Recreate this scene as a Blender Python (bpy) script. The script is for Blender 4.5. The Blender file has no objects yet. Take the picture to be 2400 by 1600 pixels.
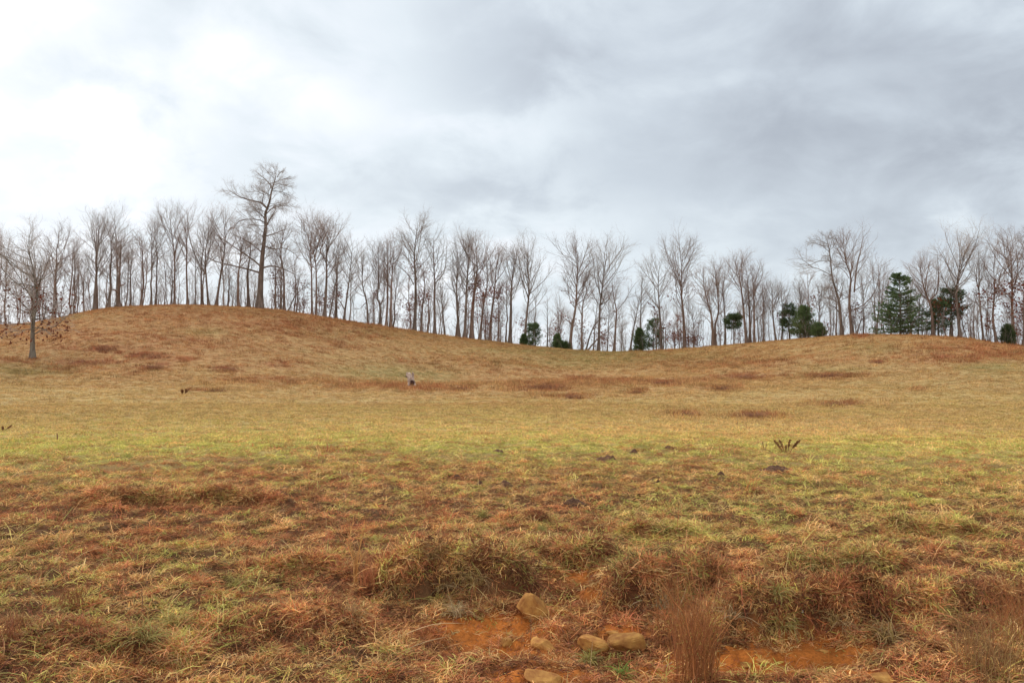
import bpy, math, random
import numpy as np

C = bpy.context.scene.collection
rng = np.random.default_rng(11)
random.seed(11)

# ------------------------------------------------------------------ camera
CAMZ = 2.0
F = 29.0 / 36.0 * 2400.0
PITCH = math.atan(80.0 / F)
cam = bpy.data.objects.new('camera', bpy.data.cameras.new('camera'))
C.objects.link(cam)
cam.data.lens = 29.0
cam.data.sensor_width = 36.0
cam.data.clip_start = 0.05
cam.data.clip_end = 9000.0
cam.location = (0, 0, CAMZ)
cam.rotation_euler = (math.pi / 2 + PITCH, 0, 0)
bpy.context.scene.camera = cam

def px_ray(u, v):
    """photo pixel (2400 x 1600) -> (x per metre of depth, z per metre of depth)"""
    dx = (np.asarray(u, float) - 1200.0) / F
    dz = (800.0 - np.asarray(v, float)) / F
    c, s = math.cos(PITCH), math.sin(PITCH)
    den = c - dz * s
    return dx / den, (dz * c + s) / den

# ------------------------------------------------------------------ sky, sun, exposure
SUN_AZ, SUN_EL = math.radians(-38.0), math.radians(46.0)   # azimuth measured from +Y towards +X
scene = bpy.context.scene
scene.view_settings.view_transform = 'Standard'
scene.view_settings.look = 'None'
scene.view_settings.exposure = 0.0
scene.view_settings.gamma = 1.0
scene.view_settings.use_curve_mapping = False

world = bpy.data.worlds.new('World')
scene.world = world
world.use_nodes = True
wn, wl = world.node_tree.nodes, world.node_tree.links
wn.clear()

def wmath(op, a, b=None, c=None, clamp=False):
    n = wn.new('ShaderNodeMath'); n.operation = op; n.use_clamp = clamp
    for i, q in enumerate((a, b, c)):
        if q is None: continue
        if isinstance(q, (int, float)): n.inputs[i].default_value = q
        else: wl.new(q, n.inputs[i])
    return n.outputs[0]

def build_world():
    out = wn.new('ShaderNodeOutputWorld')
    sky = wn.new('ShaderNodeTexSky'); sky.sky_type = 'NISHITA'; sky.sun_disc = False
    sky.sun_elevation = SUN_EL; sky.sun_rotation = SUN_AZ; sky.air_density = 1.2; sky.dust_density = 2.5
    bsky = wn.new('ShaderNodeBackground'); bsky.inputs[1].default_value = 0.14
    wl.new(sky.outputs[0], bsky.inputs[0])
    tc = wn.new('ShaderNodeTexCoord')
    sep = wn.new('ShaderNodeSeparateXYZ'); wl.new(tc.outputs['Generated'], sep.inputs[0])
    X, Y, Z = sep.outputs
    az = wmath('ARCTAN2', X, Y)
    zc = wmath('MAXIMUM', Z, 0.0)
    el = wmath('ARCSINE', Z)
    # cloud deck: direction projected on a high plane
    den = wmath('ADD', zc, 0.42)
    cmb = wn.new('ShaderNodeCombineXYZ')
    wl.new(wmath('DIVIDE', X, den), cmb.inputs[0]); wl.new(wmath('DIVIDE', Y, den), cmb.inputs[1])
    def noise(scale, detail, rough, dist, off):
        mp = wn.new('ShaderNodeMapping'); mp.inputs['Location'].default_value = off
        mp.inputs['Scale'].default_value = (1.0, 1.0, 1.0)
        wl.new(cmb.outputs[0], mp.inputs[0])
        n = wn.new('ShaderNodeTexNoise'); n.inputs['Scale'].default_value = scale
        n.inputs['Detail'].default_value = detail; n.inputs['Roughness'].default_value = rough
        n.inputs['Distortion'].default_value = dist
        wl.new(mp.outputs[0], n.inputs['Vector'])
        return n.outputs['Fac']
    n1 = noise(2.0, 6.0, 0.52, 0.25, (3.1, 0.4, 0))
    n2 = noise(5.5, 9.0, 0.55, 0.3, (7.7, 2.2, 0))
    n3 = noise(0.8, 3.0, 0.5, 0.3, (1.7, 9.2, 0))
    waz = wmath('ADD', az, wmath('MULTIPLY', wmath('SUBTRACT', n2, 0.5), 0.55))
    wel = wmath('ADD', el, wmath('MULTIPLY', wmath('SUBTRACT', n1, 0.5), 0.28))
    # thick and thin parts of the deck (photo pixels at 2400 wide, half sizes, strength)
    blobs = [
        (1750, 60, 560, 170, -0.30), (2330, 230, 330, 210, -0.20), (1150, 60, 200, 160, -0.15),
        (1680, 420, 360, 100, -0.23), (2250, 420, 330, 120, -0.14), (1150, 230, 170, 90, -0.09),
        (1330, 190, 130, 50, 0.04), (1290, 330, 160, 60, 0.10), (1850, 250, 260, 40, 0.10), (2100, 320, 200, 30, 0.06),
        (1950, 570, 420, 50, -0.10), (1300, 540, 160, 60, 0.12), (850, 460, 260, 50, -0.10), (150, 400, 100, 60, -0.12),
        (1080, 520, 200, 26, -0.10),
        (330, 300, 330, 160, 0.12), (850, 290, 180, 90, 0.12), (60, 230, 160, 90, -0.12), (560, 60, 260, 60, -0.10), (620, 420, 160, 60, -0.10), (1000, 380, 140, 50, -0.08), (330, 120, 150, 40, -.08),
    ]
    # broad fall of brightness away from the hidden sun on the left
    tot = wmath('MULTIPLY_ADD', wmath('SINE', wmath('MULTIPLY', wmath('ADD', az, 0.72), 1.0)), -0.30, 1.165)
    for (u, v, su, sv, w) in blobs:
        xr, zr = px_ray(u, v)
        a0 = math.atan2(xr, 1.0); e0 = math.atan2(zr, math.hypot(1.0, xr))
        ka, ke = F / su, F / sv
        da = wmath('MULTIPLY', wmath('SUBTRACT', waz, a0), ka)
        de = wmath('MULTIPLY', wmath('SUBTRACT', wel, e0), ke)
        s = wmath('ADD', wmath('MULTIPLY', da, da), wmath('MULTIPLY', de, de))
        g = wmath('POWER', 2.718, wmath('MULTIPLY', s, -0.8))
        tot = wmath('MULTIPLY_ADD', g, w * 0.72, tot)
    tot = wmath('MULTIPLY_ADD', wmath('SUBTRACT', n1, 0.5), 0.40, tot)
    tot = wmath('MULTIPLY_ADD', wmath('SUBTRACT', n2, 0.5), 0.68, tot)
    tot = wmath('MULTIPLY_ADD', wmath('SUBTRACT', n3, 0.5), 0.22, tot)
    tot = wmath('MAXIMUM', tot, 0.32)
    ramp = wn.new('ShaderNodeValToRGB')
    el_ = ramp.color_ramp.elements
    el_[0].position = 0.0; el_[0].color = (0.33, 0.37, 0.46, 1)
    el_[1].position = 1.0; el_[1].color = (1.30, 1.31, 1.34, 1)
    for p, c in ((0.25, (0.47, 0.515, 0.58, 1)), (0.45, (0.625, 0.69, 0.76, 1)), (0.62, (0.79, 0.865, 0.925, 1)), (0.78, (0.94, 0.99, 1.05, 1))):
        e = el_.new(p); e.color = c
    mr = wn.new('ShaderNodeMapRange'); mr.inputs[1].default_value = 0.32; mr.inputs[2].default_value = 1.32
    wl.new(tot, mr.inputs[0]); wl.new(mr.outputs[0], ramp.inputs[0])
    bcl = wn.new('ShaderNodeBackground'); bcl.inputs[1].default_value = 1.0
    wl.new(ramp.outputs[0], bcl.inputs[0])
    mx = wn.new('ShaderNodeMixShader'); mx.inputs[0].default_value = 0.93
    wl.new(bsky.outputs[0], mx.inputs[1]); wl.new(bcl.outputs[0], mx.inputs[2])
    wl.new(mx.outputs[0], out.inputs[0])
build_world()

sun = bpy.data.objects.new('sun', bpy.data.lights.new('sun', 'SUN'))
C.objects.link(sun)
sun.data.energy = 1.5
sun.data.angle = math.radians(10)
sun.data.color = (1.0, 0.95, 0.87)
sun.rotation_euler = (math.pi / 2 - SUN_EL, 0, math.pi - SUN_AZ)

# ------------------------------------------------------------------ numpy noise
def _h(ix, iy, seed):
    n = (ix.astype(np.int64) * 374761393 + iy.astype(np.int64) * 668265263 + seed * 1442695041) & 0x7fffffff
    n = ((n ^ (n >> 13)) * 1274126177) & 0x7fffffff
    n = n ^ (n >> 16)
    return n
def perlin(x, y, seed=0):
    x = np.asarray(x, float); y = np.asarray(y, float)
    ix, iy = np.floor(x), np.floor(y)
    fx, fy = x - ix, y - iy
    def g(ox, oy):
        a = _h(ix + ox, iy + oy, seed) * (2 * math.pi / 2147483647.0) * 37.0
        return np.cos(a) * (fx - ox) + np.sin(a) * (fy - oy)
    sx = fx * fx * fx * (fx * (fx * 6 - 15) + 10); sy = fy * fy * fy * (fy * (fy * 6 - 15) + 10)
    a = g(0, 0) * (1 - sx) + g(1, 0) * sx
    b = g(0, 1) * (1 - sx) + g(1, 1) * sx
    return (a * (1 - sy) + b * sy) * 1.5
def fbm(x, y, seed=0, o=4, gain=0.5):
    s = 0; a = 1; t = 0
    for i in range(o):
        s = s + perlin(x * 2 ** i, y * 2 ** i, seed + i * 17) * a; t += a; a *= gain
    return s / t
def sstep(a, b, x):
    t = np.clip((x - a) / (b - a), 0, 1); return t * t * (3 - 2 * t)

# ------------------------------------------------------------------ terrain heights
_lr = np.linspace(math.log(0.3), math.log(9000), 3000)
_tab_r = [0.3, 3.0, 4.4, 5.5, 6.3, 7.2, 8.4, 10.8, 14, 17, 19, 21, 24, 30, 38, 48, 60, 75, 9000]
_tab_z = [0.05, 0.05, 0.0, -0.06, -0.03, 0.05, 0.17, 0.22, 0.29, 0.37, 0.41, 0.41, 0.33, 0.26, 0.36, 0.62, 1.15, 1.7, 1.7]
_bz = np.interp(_lr, np.log(_tab_r), _tab_z)
_k = np.exp(-0.5 * (np.arange(-40, 41) / 15.0) ** 2); _k /= _k.sum()
_bz = np.convolve(np.pad(_bz, 40, mode='edge'), _k, mode='valid')

crest_uv = [(-700, 800), (-300, 785), (0, 762), (70, 758), (128, 747), (191, 731), (260, 720), (335, 716), (409, 714), (510, 717), (612, 722),
            (714, 735), (816, 752), (918, 768), (1020, 784), (1122, 796), (1224, 809), (1326, 819), (1428, 824), (1530, 822),
            (1632, 816), (1734, 806), (1836, 797), (1938, 788), (2040, 784), (2142, 784), (2245, 790), (2326, 802), (2400, 813), (2700, 840), (3100, 850)]
_cu = np.array([c[0] for c in crest_uv], float); _cv = np.array([c[1] for c in crest_uv], float)
_cx, _cz = px_ray(_cu, _cv)
_cphi = np.arctan2(_cx, 1.0); _ctan = _cz / np.hypot(1.0, _cx)
_PH = np.linspace(-math.pi, math.pi, 2401)
_T = np.interp(_PH, _cphi, _ctan)
_g = np.exp(-0.5 * (np.arange(-12, 13) / 2.5) ** 2); _g /= _g.sum()
_T = np.convolve(np.pad(_T, 12, mode='wrap'), _g, mode='valid')
_T = _T * (1 - sstep(0.9, 1.6, np.abs(_PH))) + 0.012 * sstep(0.9, 1.6, np.abs(_PH))
_rcu = np.array([-700, 0, 400, 620, 900, 1200, 1400, 1700, 2000, 2200, 2400, 3100], float)
_rcr = np.array([120, 122, 124, 130, 136, 144, 147, 136, 118, 114, 118, 126], float)
_RC = np.interp(_PH, np.arctan2(px_ray(_rcu, 800)[0], 1.0), _rcr)
_RC = np.convolve(np.pad(_RC, 12, mode='wrap'), _g, mode='valid')
_r0u = np.array([-700, 0, 600, 1000, 1300, 1700, 2400, 3100], float)
_R0 = np.interp(_PH, np.arctan2(px_ray(_r0u, 800)[0], 1.0), [58, 58, 60, 68, 72, 64, 54, 54])
def base_z(r):
    return np.interp(np.log(np.maximum(r, 0.3)), _lr, _bz)
def hill_s(r, r0, rc):
    t = (r - r0) / (rc - r0)
    up = 0.5 - 0.5 * np.cos(math.pi * np.clip(t, 0, 1) ** 1.15)
    dn = np.exp(-np.clip(t - 1, 0, 9) ** 2 * 2.2)
    return np.where(t <= 1, up, dn * 1.25 - 0.25)
_rr = np.linspace(45, 170, 500)
_A = np.zeros_like(_PH); _RV = np.zeros_like(_PH)
_bzr = base_z(_rr)
for _i in range(len(_PH)):
    s = hill_s(_rr, _R0[_i], _RC[_i])
    lo, hi = 0.0, 40.0
    for _ in range(26):
        m = 0.5 * (lo + hi)
        if ((_bzr + m * s - CAMZ) / _rr).max() > _T[_i]: hi = m
        else: lo = m
    _A[_i] = lo; _RV[_i] = _rr[np.argmax((_bzr + lo * s - CAMZ) / _rr)]

def smooth_h(x, y):
    x = np.asarray(x, float); y = np.asarray(y, float)
    r = np.hypot(x, y); ph = np.arctan2(x, y)
    A = np.interp(ph, _PH, _A); R0 = np.interp(ph, _PH, _R0); RC = np.interp(ph, _PH, _RC)
    return base_z(r) + A * hill_s(r, R0, RC)

def march(u, v, hf, r0=3.0, r1=170.0):
    """where the ray through a photo pixel first meets the ground"""
    xr, zr = px_ray(u, v)
    k = math.hypot(1.0, float(xr))
    yy = np.exp(np.linspace(math.log(r0), math.log(r1), 2500))
    g = hf(yy * xr, yy) - (CAMZ + yy * zr)
    w = np.where(g > 0)[0]
    if len(w) == 0:
        j = np.argmax(g)
    else: j = w[0]
    return float(yy[j] * xr), float(yy[j])

# ledges: (u0, u1, v of the lip, height, softness, run back)
_ledges = [(870, 1245, 1398, 0.34, 0.05, 1.1), (1235, 1430, 1325, 0.18, 0.08, 0.9), (1400, 1720, 1432, 0.28, 0.05, 1.0), (1670, 2090, 1487, 0.33, 0.05, 0.8),
           (1830, 2150, 1345, 0.14, 0.06, 1.0), (520, 860, 1480, 0.09, 0.08, 0.8), (180, 640, 1183, 0.16, 0.2, 1.6), (60, 420, 1530, 0.09, 0.08, 0.7),
           (2050, 2500, 1440, 0.18, 0.07, 0.9), (2080, 2300, 1250, 0.10, 0.12, 1.1), (1480, 1620, 1255, 0.10, 0.1, 0.8), (1180, 1290, 1225, 0.08, 0.1, 0.8), (1000, 1240, 1300, .10, .1, .8), (600, 800, 1340, .05, .1, .7)]
_led = []
for (u0, u1, v, H, w, back) in _ledges:
    x0, y0 = march(u0, v, smooth_h); x1, y1 = march(u1, v, smooth_h)
    _led.append((x0, x1, 0.5 * (y0 + y1), H, w, back))
_holes = []
for (u, v, rx, ry, dp) in [(1150, 1500, 0.6, 0.35, -0.10), (1370, 1420, 0.18, 0.7, -0.14), (1400, 1530, 0.35, 0.3, -0.08), (1850, 1555, 0.6, 0.2, -0.10),
                           (1000, 1370, 0.5, 0.3, 0.05), (1560, 1400, 0.35, 0.35, 0.08), (1250, 1590, 0.3, 0.25, 0.05), (760, 1420, 0.4, 0.4, 0.06), (2250, 1540, 0.5, 0.4, 0.10)]:
    x, y = march(u, v, smooth_h); _holes.append((x, y, rx, ry, dp))

_hollows = []
for (u, v, rx, ry, dp) in [(1010, 880, 9, 7, -0.9), (1390, 880, 10, 6, -0.6), (620, 850, 12, 6, .5), (1800, 860, 11, 6, .5), (250, 800, 8, 6, .4), (1160, 860, 5, 5, .4)]:
    x, y = march(u, v, smooth_h); _hollows.append((x, y, rx, ry, dp))
def H(x, y):
    x = np.asarray(x, float); y = np.asarray(y, float)
    z = smooth_h(x, y)
    r = np.hypot(x, y)
    near = 1 - sstep(12, 26, r)
    wx = x + 0.12 * perlin(x * 2.1, y * 2.1, 5); wy = y + 0.13 * perlin(x * 1.7, y * 1.7, 9) + 0.09 * perlin(x * 5, y * 5, 19)
    for (x0, x1, yl, hh, w, back) in _led:
        e = min(0.25, (x1 - x0) * 0.3)
        win = sstep(x0 - e, x0 + e, wx) * (1 - sstep(x1 - e, x1 + e, wx))
        z = z + hh * 1.05 * win * sstep(yl - w, yl + w * 0.3, wy) * (1 - sstep(yl + 0.15, yl + back, wy))
    for (cx, cy, rx, ry, dp) in _holes:
        z = z + dp * np.exp(-((wx - cx) / rx) ** 2 - ((wy - cy) / ry) ** 2)
    for (cx, cy, rx, ry, dp) in _hollows:
        z = z + dp * np.exp(-((x - cx) / rx) ** 2 - ((y - cy) / ry) ** 2)
    n = fbm(x * 1.3, y * 1.3, 31, 4, 0.55)
    z = z + near * (0.10 * n + 0.07 * fbm(x * 4.2, y * 4.2, 33, 3, .6)) * sstep(1.0, 4.0, r)
    far = sstep(14, 60, r) * (1 - sstep(250, 400, r))
    z = z + far * (0.20 * fbm(x * 0.09, y * 0.09, 41, 3) + 0.012 * fbm(x * 0.8, y * 0.8, 51, 2))
    mid = sstep(8, 14, r) * (1 - sstep(24, 40, r))
    z = z + mid * 0.05 * fbm(x * 0.6, y * 0.6, 61, 3)
    return z

def ground_at(u, v):
    x, y = march(u, v, H)
    return x, y, float(H(x, y))

# ------------------------------------------------------------------ what grows where: green / red-brown / bare soil
_mu = np.array([0, 400, 800, 1200, 1600, 2000, 2400], float)
_mv = np.array([720, 790, 850, 885, 920, 960, 1005, 1050, 1100, 1180, 1260, 1340, 1450, 1600], float)
_red = np.array([[.74, .74, .68, .50, .42, .58, .78], [.68, .66, .56, .48, .50, .52, .74], [.54, .60, .52, .50, .52, .45, .45], [.32, .38, .46, .50, .42, .30, .28], [.12, .14, .28, .30, .22, .14, .14],
                 [.08, .08, .10, .12, .10, .10, .10], [.0, .0, .0, .0, .02, .04, .06], [.12, .16, .26, .16, .20, .14, .14], [.38, .46, .46, .40, .36, .24, .24],
                 [.66, .66, .62, .60, .34, .30, .34], [.52, .58, .64, .50, .32, .36, .52], [.46, .52, .60, .58, .52, .56, .60], [.56, .54, .55, .66, .60, .62, .56], [.56, .56, .58, .66, .66, .62, .56]])
_grn = np.array([[.20, .15, .12, .20, .35, .22, .10], [.20, .12, .20, .22, .32, .28, .12], [.30, .10, .25, .15, .28, .18, .35], [.2, .1, .15, .12, .1, .2, .3], [.12, .1, .12, .12, .12, .2, .25],
                 [.12, .14, .20, .24, .14, .12, .18], [.30, .36, .36, .32, .16, .10, .18], [.80, .85, .80, .85, .75, .80, .70], [.46, .42, .34, .42, .40, .52, .50],
                 [.26, .26, .28, .28, .50, .50, .46], [.40, .34, .26, .34, .52, .44, .32], [.44, .40, .26, .24, .28, .28, .30], [.38, .36, .24, .14, .16, .20, .32], [.40, .34, .20, .14, .16, .20, .30]])
_soil = [(1140, 1470, 125, 32, 1.2), (1180, 1512, 110, 26, .95), (1265, 1590, 110, 26, 1.1), (1375, 1345, 65, 22, .7), (1400, 1390, 45, 24, .65), (1450, 1475, 65, 26, .7), (1720, 1540, 70, 34, 1.1), (1800, 1548, 90, 28, 1.3), (1920, 1530, 100, 28, 1.3), (1560, 1575, 60, 20, 1.0), (1350, 1585, 70, 14, .7),
         (1590, 1560, 60, 40, .6), (1040, 1560, 40, 24, .5), (2000, 1575, 90, 18, .6), (1300, 1450, 60, 40, .6), (1340, 1545, 90, 26, .55), (860, 1380, 40, 18, .4)]
# red-brown weeds on the hillside and field: (u, v, half width, half height, strength)
_redp = [(700, 770, 260, 26, .38), (350, 800, 300, 30, .32), (1100, 860, 200, 22, .30), (1750, 850, 260, 20, .35), (2250, 820, 180, 16, .45), (150, 860, 200, 20, .35), (450, 745, 160, 14, .3), (1350, 900, 240, 14, .3), (30, 845, 60, 5, .9), (170, 815, 60, 8, .5), (195, 848, 75, 6, .9), (240, 818, 45, 8, .9), (290, 826, 70, 6, .7), (345, 833, 50, 7, 1.), (360, 858, 42, 8, 1.), (235, 848, 40, 5, .9),
         (420, 840, 40, 6, .7), (535, 863, 34, 6, .9), (130, 866, 25, 5, .7), (310, 876, 26, 4, .5), (400, 797, 30, 4, .5), (465, 815, 60, 6, .5), (655, 853, 45, 7, .6), (600, 890, 110, 8, .45), (760, 770, 60, 10, .5),
         (860, 785, 80, 10, .5), (620, 760, 90, 10, .4), (700, 895, 110, 9, .45), (880, 905, 90, 6, .8), (1000, 910, 60, 8, .8), (1075, 910, 20, 6, .9), (1105, 906, 24, 4, .7), (1275, 907, 55, 9, 1.0),
         (1355, 886, 30, 6, .8), (1350, 928, 26, 6, 1.), (1290, 929, 34, 4, .8), (1420, 892, 40, 5, .6), (1460, 893, 26, 6, .8), (1555, 897, 45, 6, .9), (1490, 918, 22, 5, .9), (1640, 890, 30, 6, .7), (1745, 882, 50, 7, 1.),
         (1690, 909, 40, 5, .9), (1950, 878, 60, 6, .9), (1830, 880, 40, 5, .4), (2058, 847, 18, 4, 1.), (2150, 912, 20, 3, .8), (1770, 975, 50, 6, 1.), (1612, 970, 28, 6, .9), (1965, 945, 55, 4, .9), (2018, 788, 20, 3, .9),
         (2250, 838, 140, 14, .6), (2340, 830, 90, 14, .6), (1220, 850, 40, 8, .4), (960, 850, 60, 8, .4), (800, 812, 50, 6, .5), (480, 775, 40, 6, .4), (540, 790, 60, 5, .3), (470, 915, 22, 3, .7), (505, 914, 24, 3, .6),
         (250, 1195, 260, 14, .5), (1800, 1100, 50, 6, .5), (1690, 1070, 90, 20, .4), (2120, 1265, 110, 22, .7), (1900, 1430, 140, 34, .6), (860, 1350, 50, 20, .6), (830, 1065, 100, 12, .5), (540, 1075, 60, 10, .5)]

def to_uv(x, y, z):
    c, s = math.cos(PITCH), math.sin(PITCH)
    dz = z - CAMZ
    dep = y * c + dz * s; upv = -y * s + dz * c
    dep = np.maximum(dep, 0.5)
    return 1200 + F * x / dep, 800 - F * upv / dep

def bilin(tab, u, v):
    fu = np.interp(u, _mu, np.arange(len(_mu))); fv = np.interp(v, _mv, np.arange(len(_mv)))
    iu = np.minimum(fu.astype(int), len(_mu) - 2); iv = np.minimum(fv.astype(int), len(_mv) - 2)
    a, b = fu - iu, fv - iv
    return (tab[iv, iu] * (1 - a) + tab[iv, iu + 1] * a) * (1 - b) + (tab[iv + 1, iu] * (1 - a) + tab[iv + 1, iu + 1] * a) * b

def cover(x, y, z):
    """share of green, of red-brown growth and of bare soil at points of the ground"""
    r = np.hypot(x, y)
    u, v = to_uv(x, y, z)
    behind = y < 2.5
    u = np.where(behind, 1200 + 500 * perlin(x * .1, y * .1, 3), u); v = np.where(behind, 1580, v)
    v = np.where(v < 715, 715, v)
    red = bilin(_red, u, v); grn = bilin(_grn, u, v)
    pat = np.zeros_like(red); soil = np.zeros_like(red)
    nf = fbm(x * 0.75, y * 0.75, 7, 5, .62) * (r > 40) + fbm(x * 2.3, y * 2.3, 8, 3) * (r <= 40)
    sc = np.where(r > 40, 1.0, 1.0)
    for (cu, cv, a, b, w) in _redp:
        q = ((u - cu) / a) ** 2 + ((v - cv) / b) ** 2
        pat = np.maximum(pat, w * np.exp(-np.abs(q) ** .8 * .8) * np.clip(.75 + 2.2 * nf, 0, 1.6))
    for (cu, cv, a, b, w) in _soil:
        q = ((u - cu) / a) ** 2 + ((v - cv) / b) ** 2
        soil = np.maximum(soil, w * np.exp(-q * 0.8))
    for (cu, cv, a, b, w) in [(900, 872, 90, 18, .9), (1030, 878, 60, 14, .6), (480, 778, 60, 8, .7), (1340, 850, 180, 14, .6), (1500, 835, 200, 12, .5), (2050, 815, 60, 10, .7), (1960, 865, 80, 10, .5), (2320, 862, 60, 12, .8), (60, 868, 90, 12, .8), (1250, 822, 200, 8, .5), (850, 780, 120, 8, .4), (160, 740, 90, 8, .4)]:
        q = ((u - cu) / a) ** 2 + ((v - cv) / b) ** 2
        k = w * np.exp(-q * .8) * np.clip(.7 + 1.6 * nf, 0, 1.4)
        grn = grn + k * (r > 40); red = red - .6 * k * (r > 40)
    soil = soil * (~behind)
    soil = np.clip(soil * (1 + 0.9 * fbm(x * 5, y * 5, 15, 4, .65)), 0, 1)
    l1 = fbm(x * 0.09, y * 0.22, 21, 4); l2 = fbm(x * 0.8, y * 0.8, 22, 4); l3 = fbm(x * 0.3, y * 0.5, 23, 3)
    ks = 1 - sstep(20, 45, r)
    red = red + (0.35 * l1 + 0.30 * l3) * (1 - ks) * 0.6 + ks * 0.55 * l2
    grn = grn + 0.25 * fbm(x * 0.2 + 40, y * 0.4, 25, 3) * (1 - ks) + ks * (0.5 * fbm(x * 1.1, y * 1.1, 26, 4))
    return np.clip(grn, 0, 1), np.clip(red, 0, 1.1), np.clip(pat, 0, 1.2), soil

STRAW = np.array([.51, .36, .155]); STRAW2 = np.array([.48, .27, .10]); GREEN = np.array([.40, .345, .10]); GREEN2 = np.array([.25, .27, .065])
RED = np.array([.29, .085, .04]); RED2 = np.array([.15, .06, .035]); BROWN = np.array([.385, .18, .078]); SOIL = np.array([.47, .150, .030]); DUFF = np.array([.10, .040, .02])

# ------------------------------------------------------------------ materials
def new_mat(name):
    m = bpy.data.materials.new(name); m.use_nodes = True
    return m, m.node_tree.nodes, m.node_tree.links, m.node_tree.nodes['Principled BSDF']

def ground_material():
    m, n, l, b = new_mat('pasture ground')
    b.inputs['Roughness'].default_value = 0.95; b.inputs['Specular IOR Level'].default_value = 0.1
    at = n.new('ShaderNodeAttribute'); at.attribute_name = 'tint'
    tc = n.new('ShaderNodeTexCoord')
    def nz(s, d, r=0.6):
        q = n.new('ShaderNodeTexNoise'); q.inputs['Scale'].default_value = s; q.inputs['Detail'].default_value = d; q.inputs['Roughness'].default_value = r
        l.new(tc.outputs['Object'], q.inputs['Vector']); return q
    a = nz(2.2, 8, 0.72); c = nz(35.0, 6, 0.7)
    r1 = n.new('ShaderNodeMapRange'); r1.inputs[1].default_value = .32; r1.inputs[2].default_value = .68; r1.inputs[3].default_value = .62; r1.inputs[4].default_value = 1.36
    l.new(a.outputs[0], r1.inputs[0])
    r2 = n.new('ShaderNodeMapRange'); r2.inputs[1].default_value = .3; r2.inputs[2].default_value = .7; r2.inputs[3].default_value = .6; r2.inputs[4].default_value = 1.4
    l.new(c.outputs[0], r2.inputs[0])
    mu = n.new('ShaderNodeMath'); mu.operation = 'MULTIPLY'; l.new(r1.outputs[0], mu.inputs[0]); l.new(r2.outputs[0], mu.inputs[1])
    vm = n.new('ShaderNodeVectorMath'); vm.operation = 'SCALE'; l.new(at.outputs['Color'], vm.inputs[0]); l.new(mu.outputs[0], vm.inputs['Scale'])
    l.new(vm.outputs[0], b.inputs['Base Color'])
    bp = n.new('ShaderNodeBump'); bp.inputs['Strength'].default_value = 0.8; bp.inputs['Distance'].default_value = 0.03
    l.new(c.outputs[0], bp.inputs['Height']); l.new(bp.outputs[0], b.inputs['Normal'])
    return m

def blade_material(name, attr_type, tint=None):
    m, n, l, b = new_mat(name)
    b.inputs['Roughness'].default_value = 0.75; b.inputs['Specular IOR Level'].default_value = 0.06
    vr = n.new('ShaderNodeAttribute'); vr.attribute_name = 'shade'
    if tint is None:
        at = n.new('ShaderNodeAttribute'); at.attribute_name = 'tint'; at.attribute_type = attr_type
        col = at.outputs['Color']
    else:
        rgb = n.new('ShaderNodeRGB'); rgb.outputs[0].default_value = (*tint, 1); col = rgb.outputs[0]
    vm = n.new('ShaderNodeVectorMath'); vm.operation = 'MULTIPLY'; l.new(col, vm.inputs[0]); l.new(vr.outputs['Color'], vm.inputs[1])
    l.new(vm.outputs[0], b.inputs['Base Color'])
    tr = n.new('ShaderNodeBsdfTranslucent'); l.new(vm.outputs[0], tr.inputs[0])
    mx = n.new('ShaderNodeMixShader'); mx.inputs[0].default_value = 0.25
    l.new(b.outputs[0], mx.inputs[1]); l.new(tr.outputs[0], mx.inputs[2])
    l.new(mx.outputs[0], n['Material Output'].inputs[0])
    return m

def noise_material(name, c0, c1, scale, c2=None, rough=0.9, bump=0.4, detail=6, dist=0.02, stretch=(1, 1, 1)):
    m, n, l, b = new_mat(name)
    b.inputs['Roughness'].default_value = rough; b.inputs['Specular IOR Level'].default_value = 0.15
    tc = n.new('ShaderNodeTexCoord'); mp = n.new('ShaderNodeMapping'); mp.inputs['Scale'].default_value = stretch
    l.new(tc.outputs['Object'], mp.inputs[0])
    q = n.new('ShaderNodeTexNoise'); q.inputs['Scale'].default_value = scale; q.inputs['Detail'].default_value = detail; q.inputs['Roughness'].default_value = 0.65
    l.new(mp.outputs[0], q.inputs['Vector'])
    rp = n.new('ShaderNodeValToRGB'); e = rp.color_ramp.elements
    e[0].position = .35; e[0].color = (*c0, 1); e[1].position = .62; e[1].color = (*c1, 1)
    if c2: x = e.new(.74); x.color = (*c2, 1)
    l.new(q.outputs[0], rp.inputs[0])
    oi = n.new('ShaderNodeObjectInfo')
    mr = n.new('ShaderNodeMapRange'); mr.inputs[3].default_value = .78; mr.inputs[4].default_value = 1.22; l.new(oi.outputs['Random'], mr.inputs[0])
    vm = n.new('ShaderNodeVectorMath'); vm.operation = 'SCALE'; l.new(rp.outputs[0], vm.inputs[0]); l.new(mr.outputs[0], vm.inputs['Scale'])
    l.new(vm.outputs[0], b.inputs['Base Color'])
    bp = n.new('ShaderNodeBump'); bp.inputs['Strength'].default_value = bump; bp.inputs['Distance'].default_value = dist
    l.new(q.outputs[0], bp.inputs['Height']); l.new(bp.outputs[0], b.inputs['Normal'])
    return m

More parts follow.
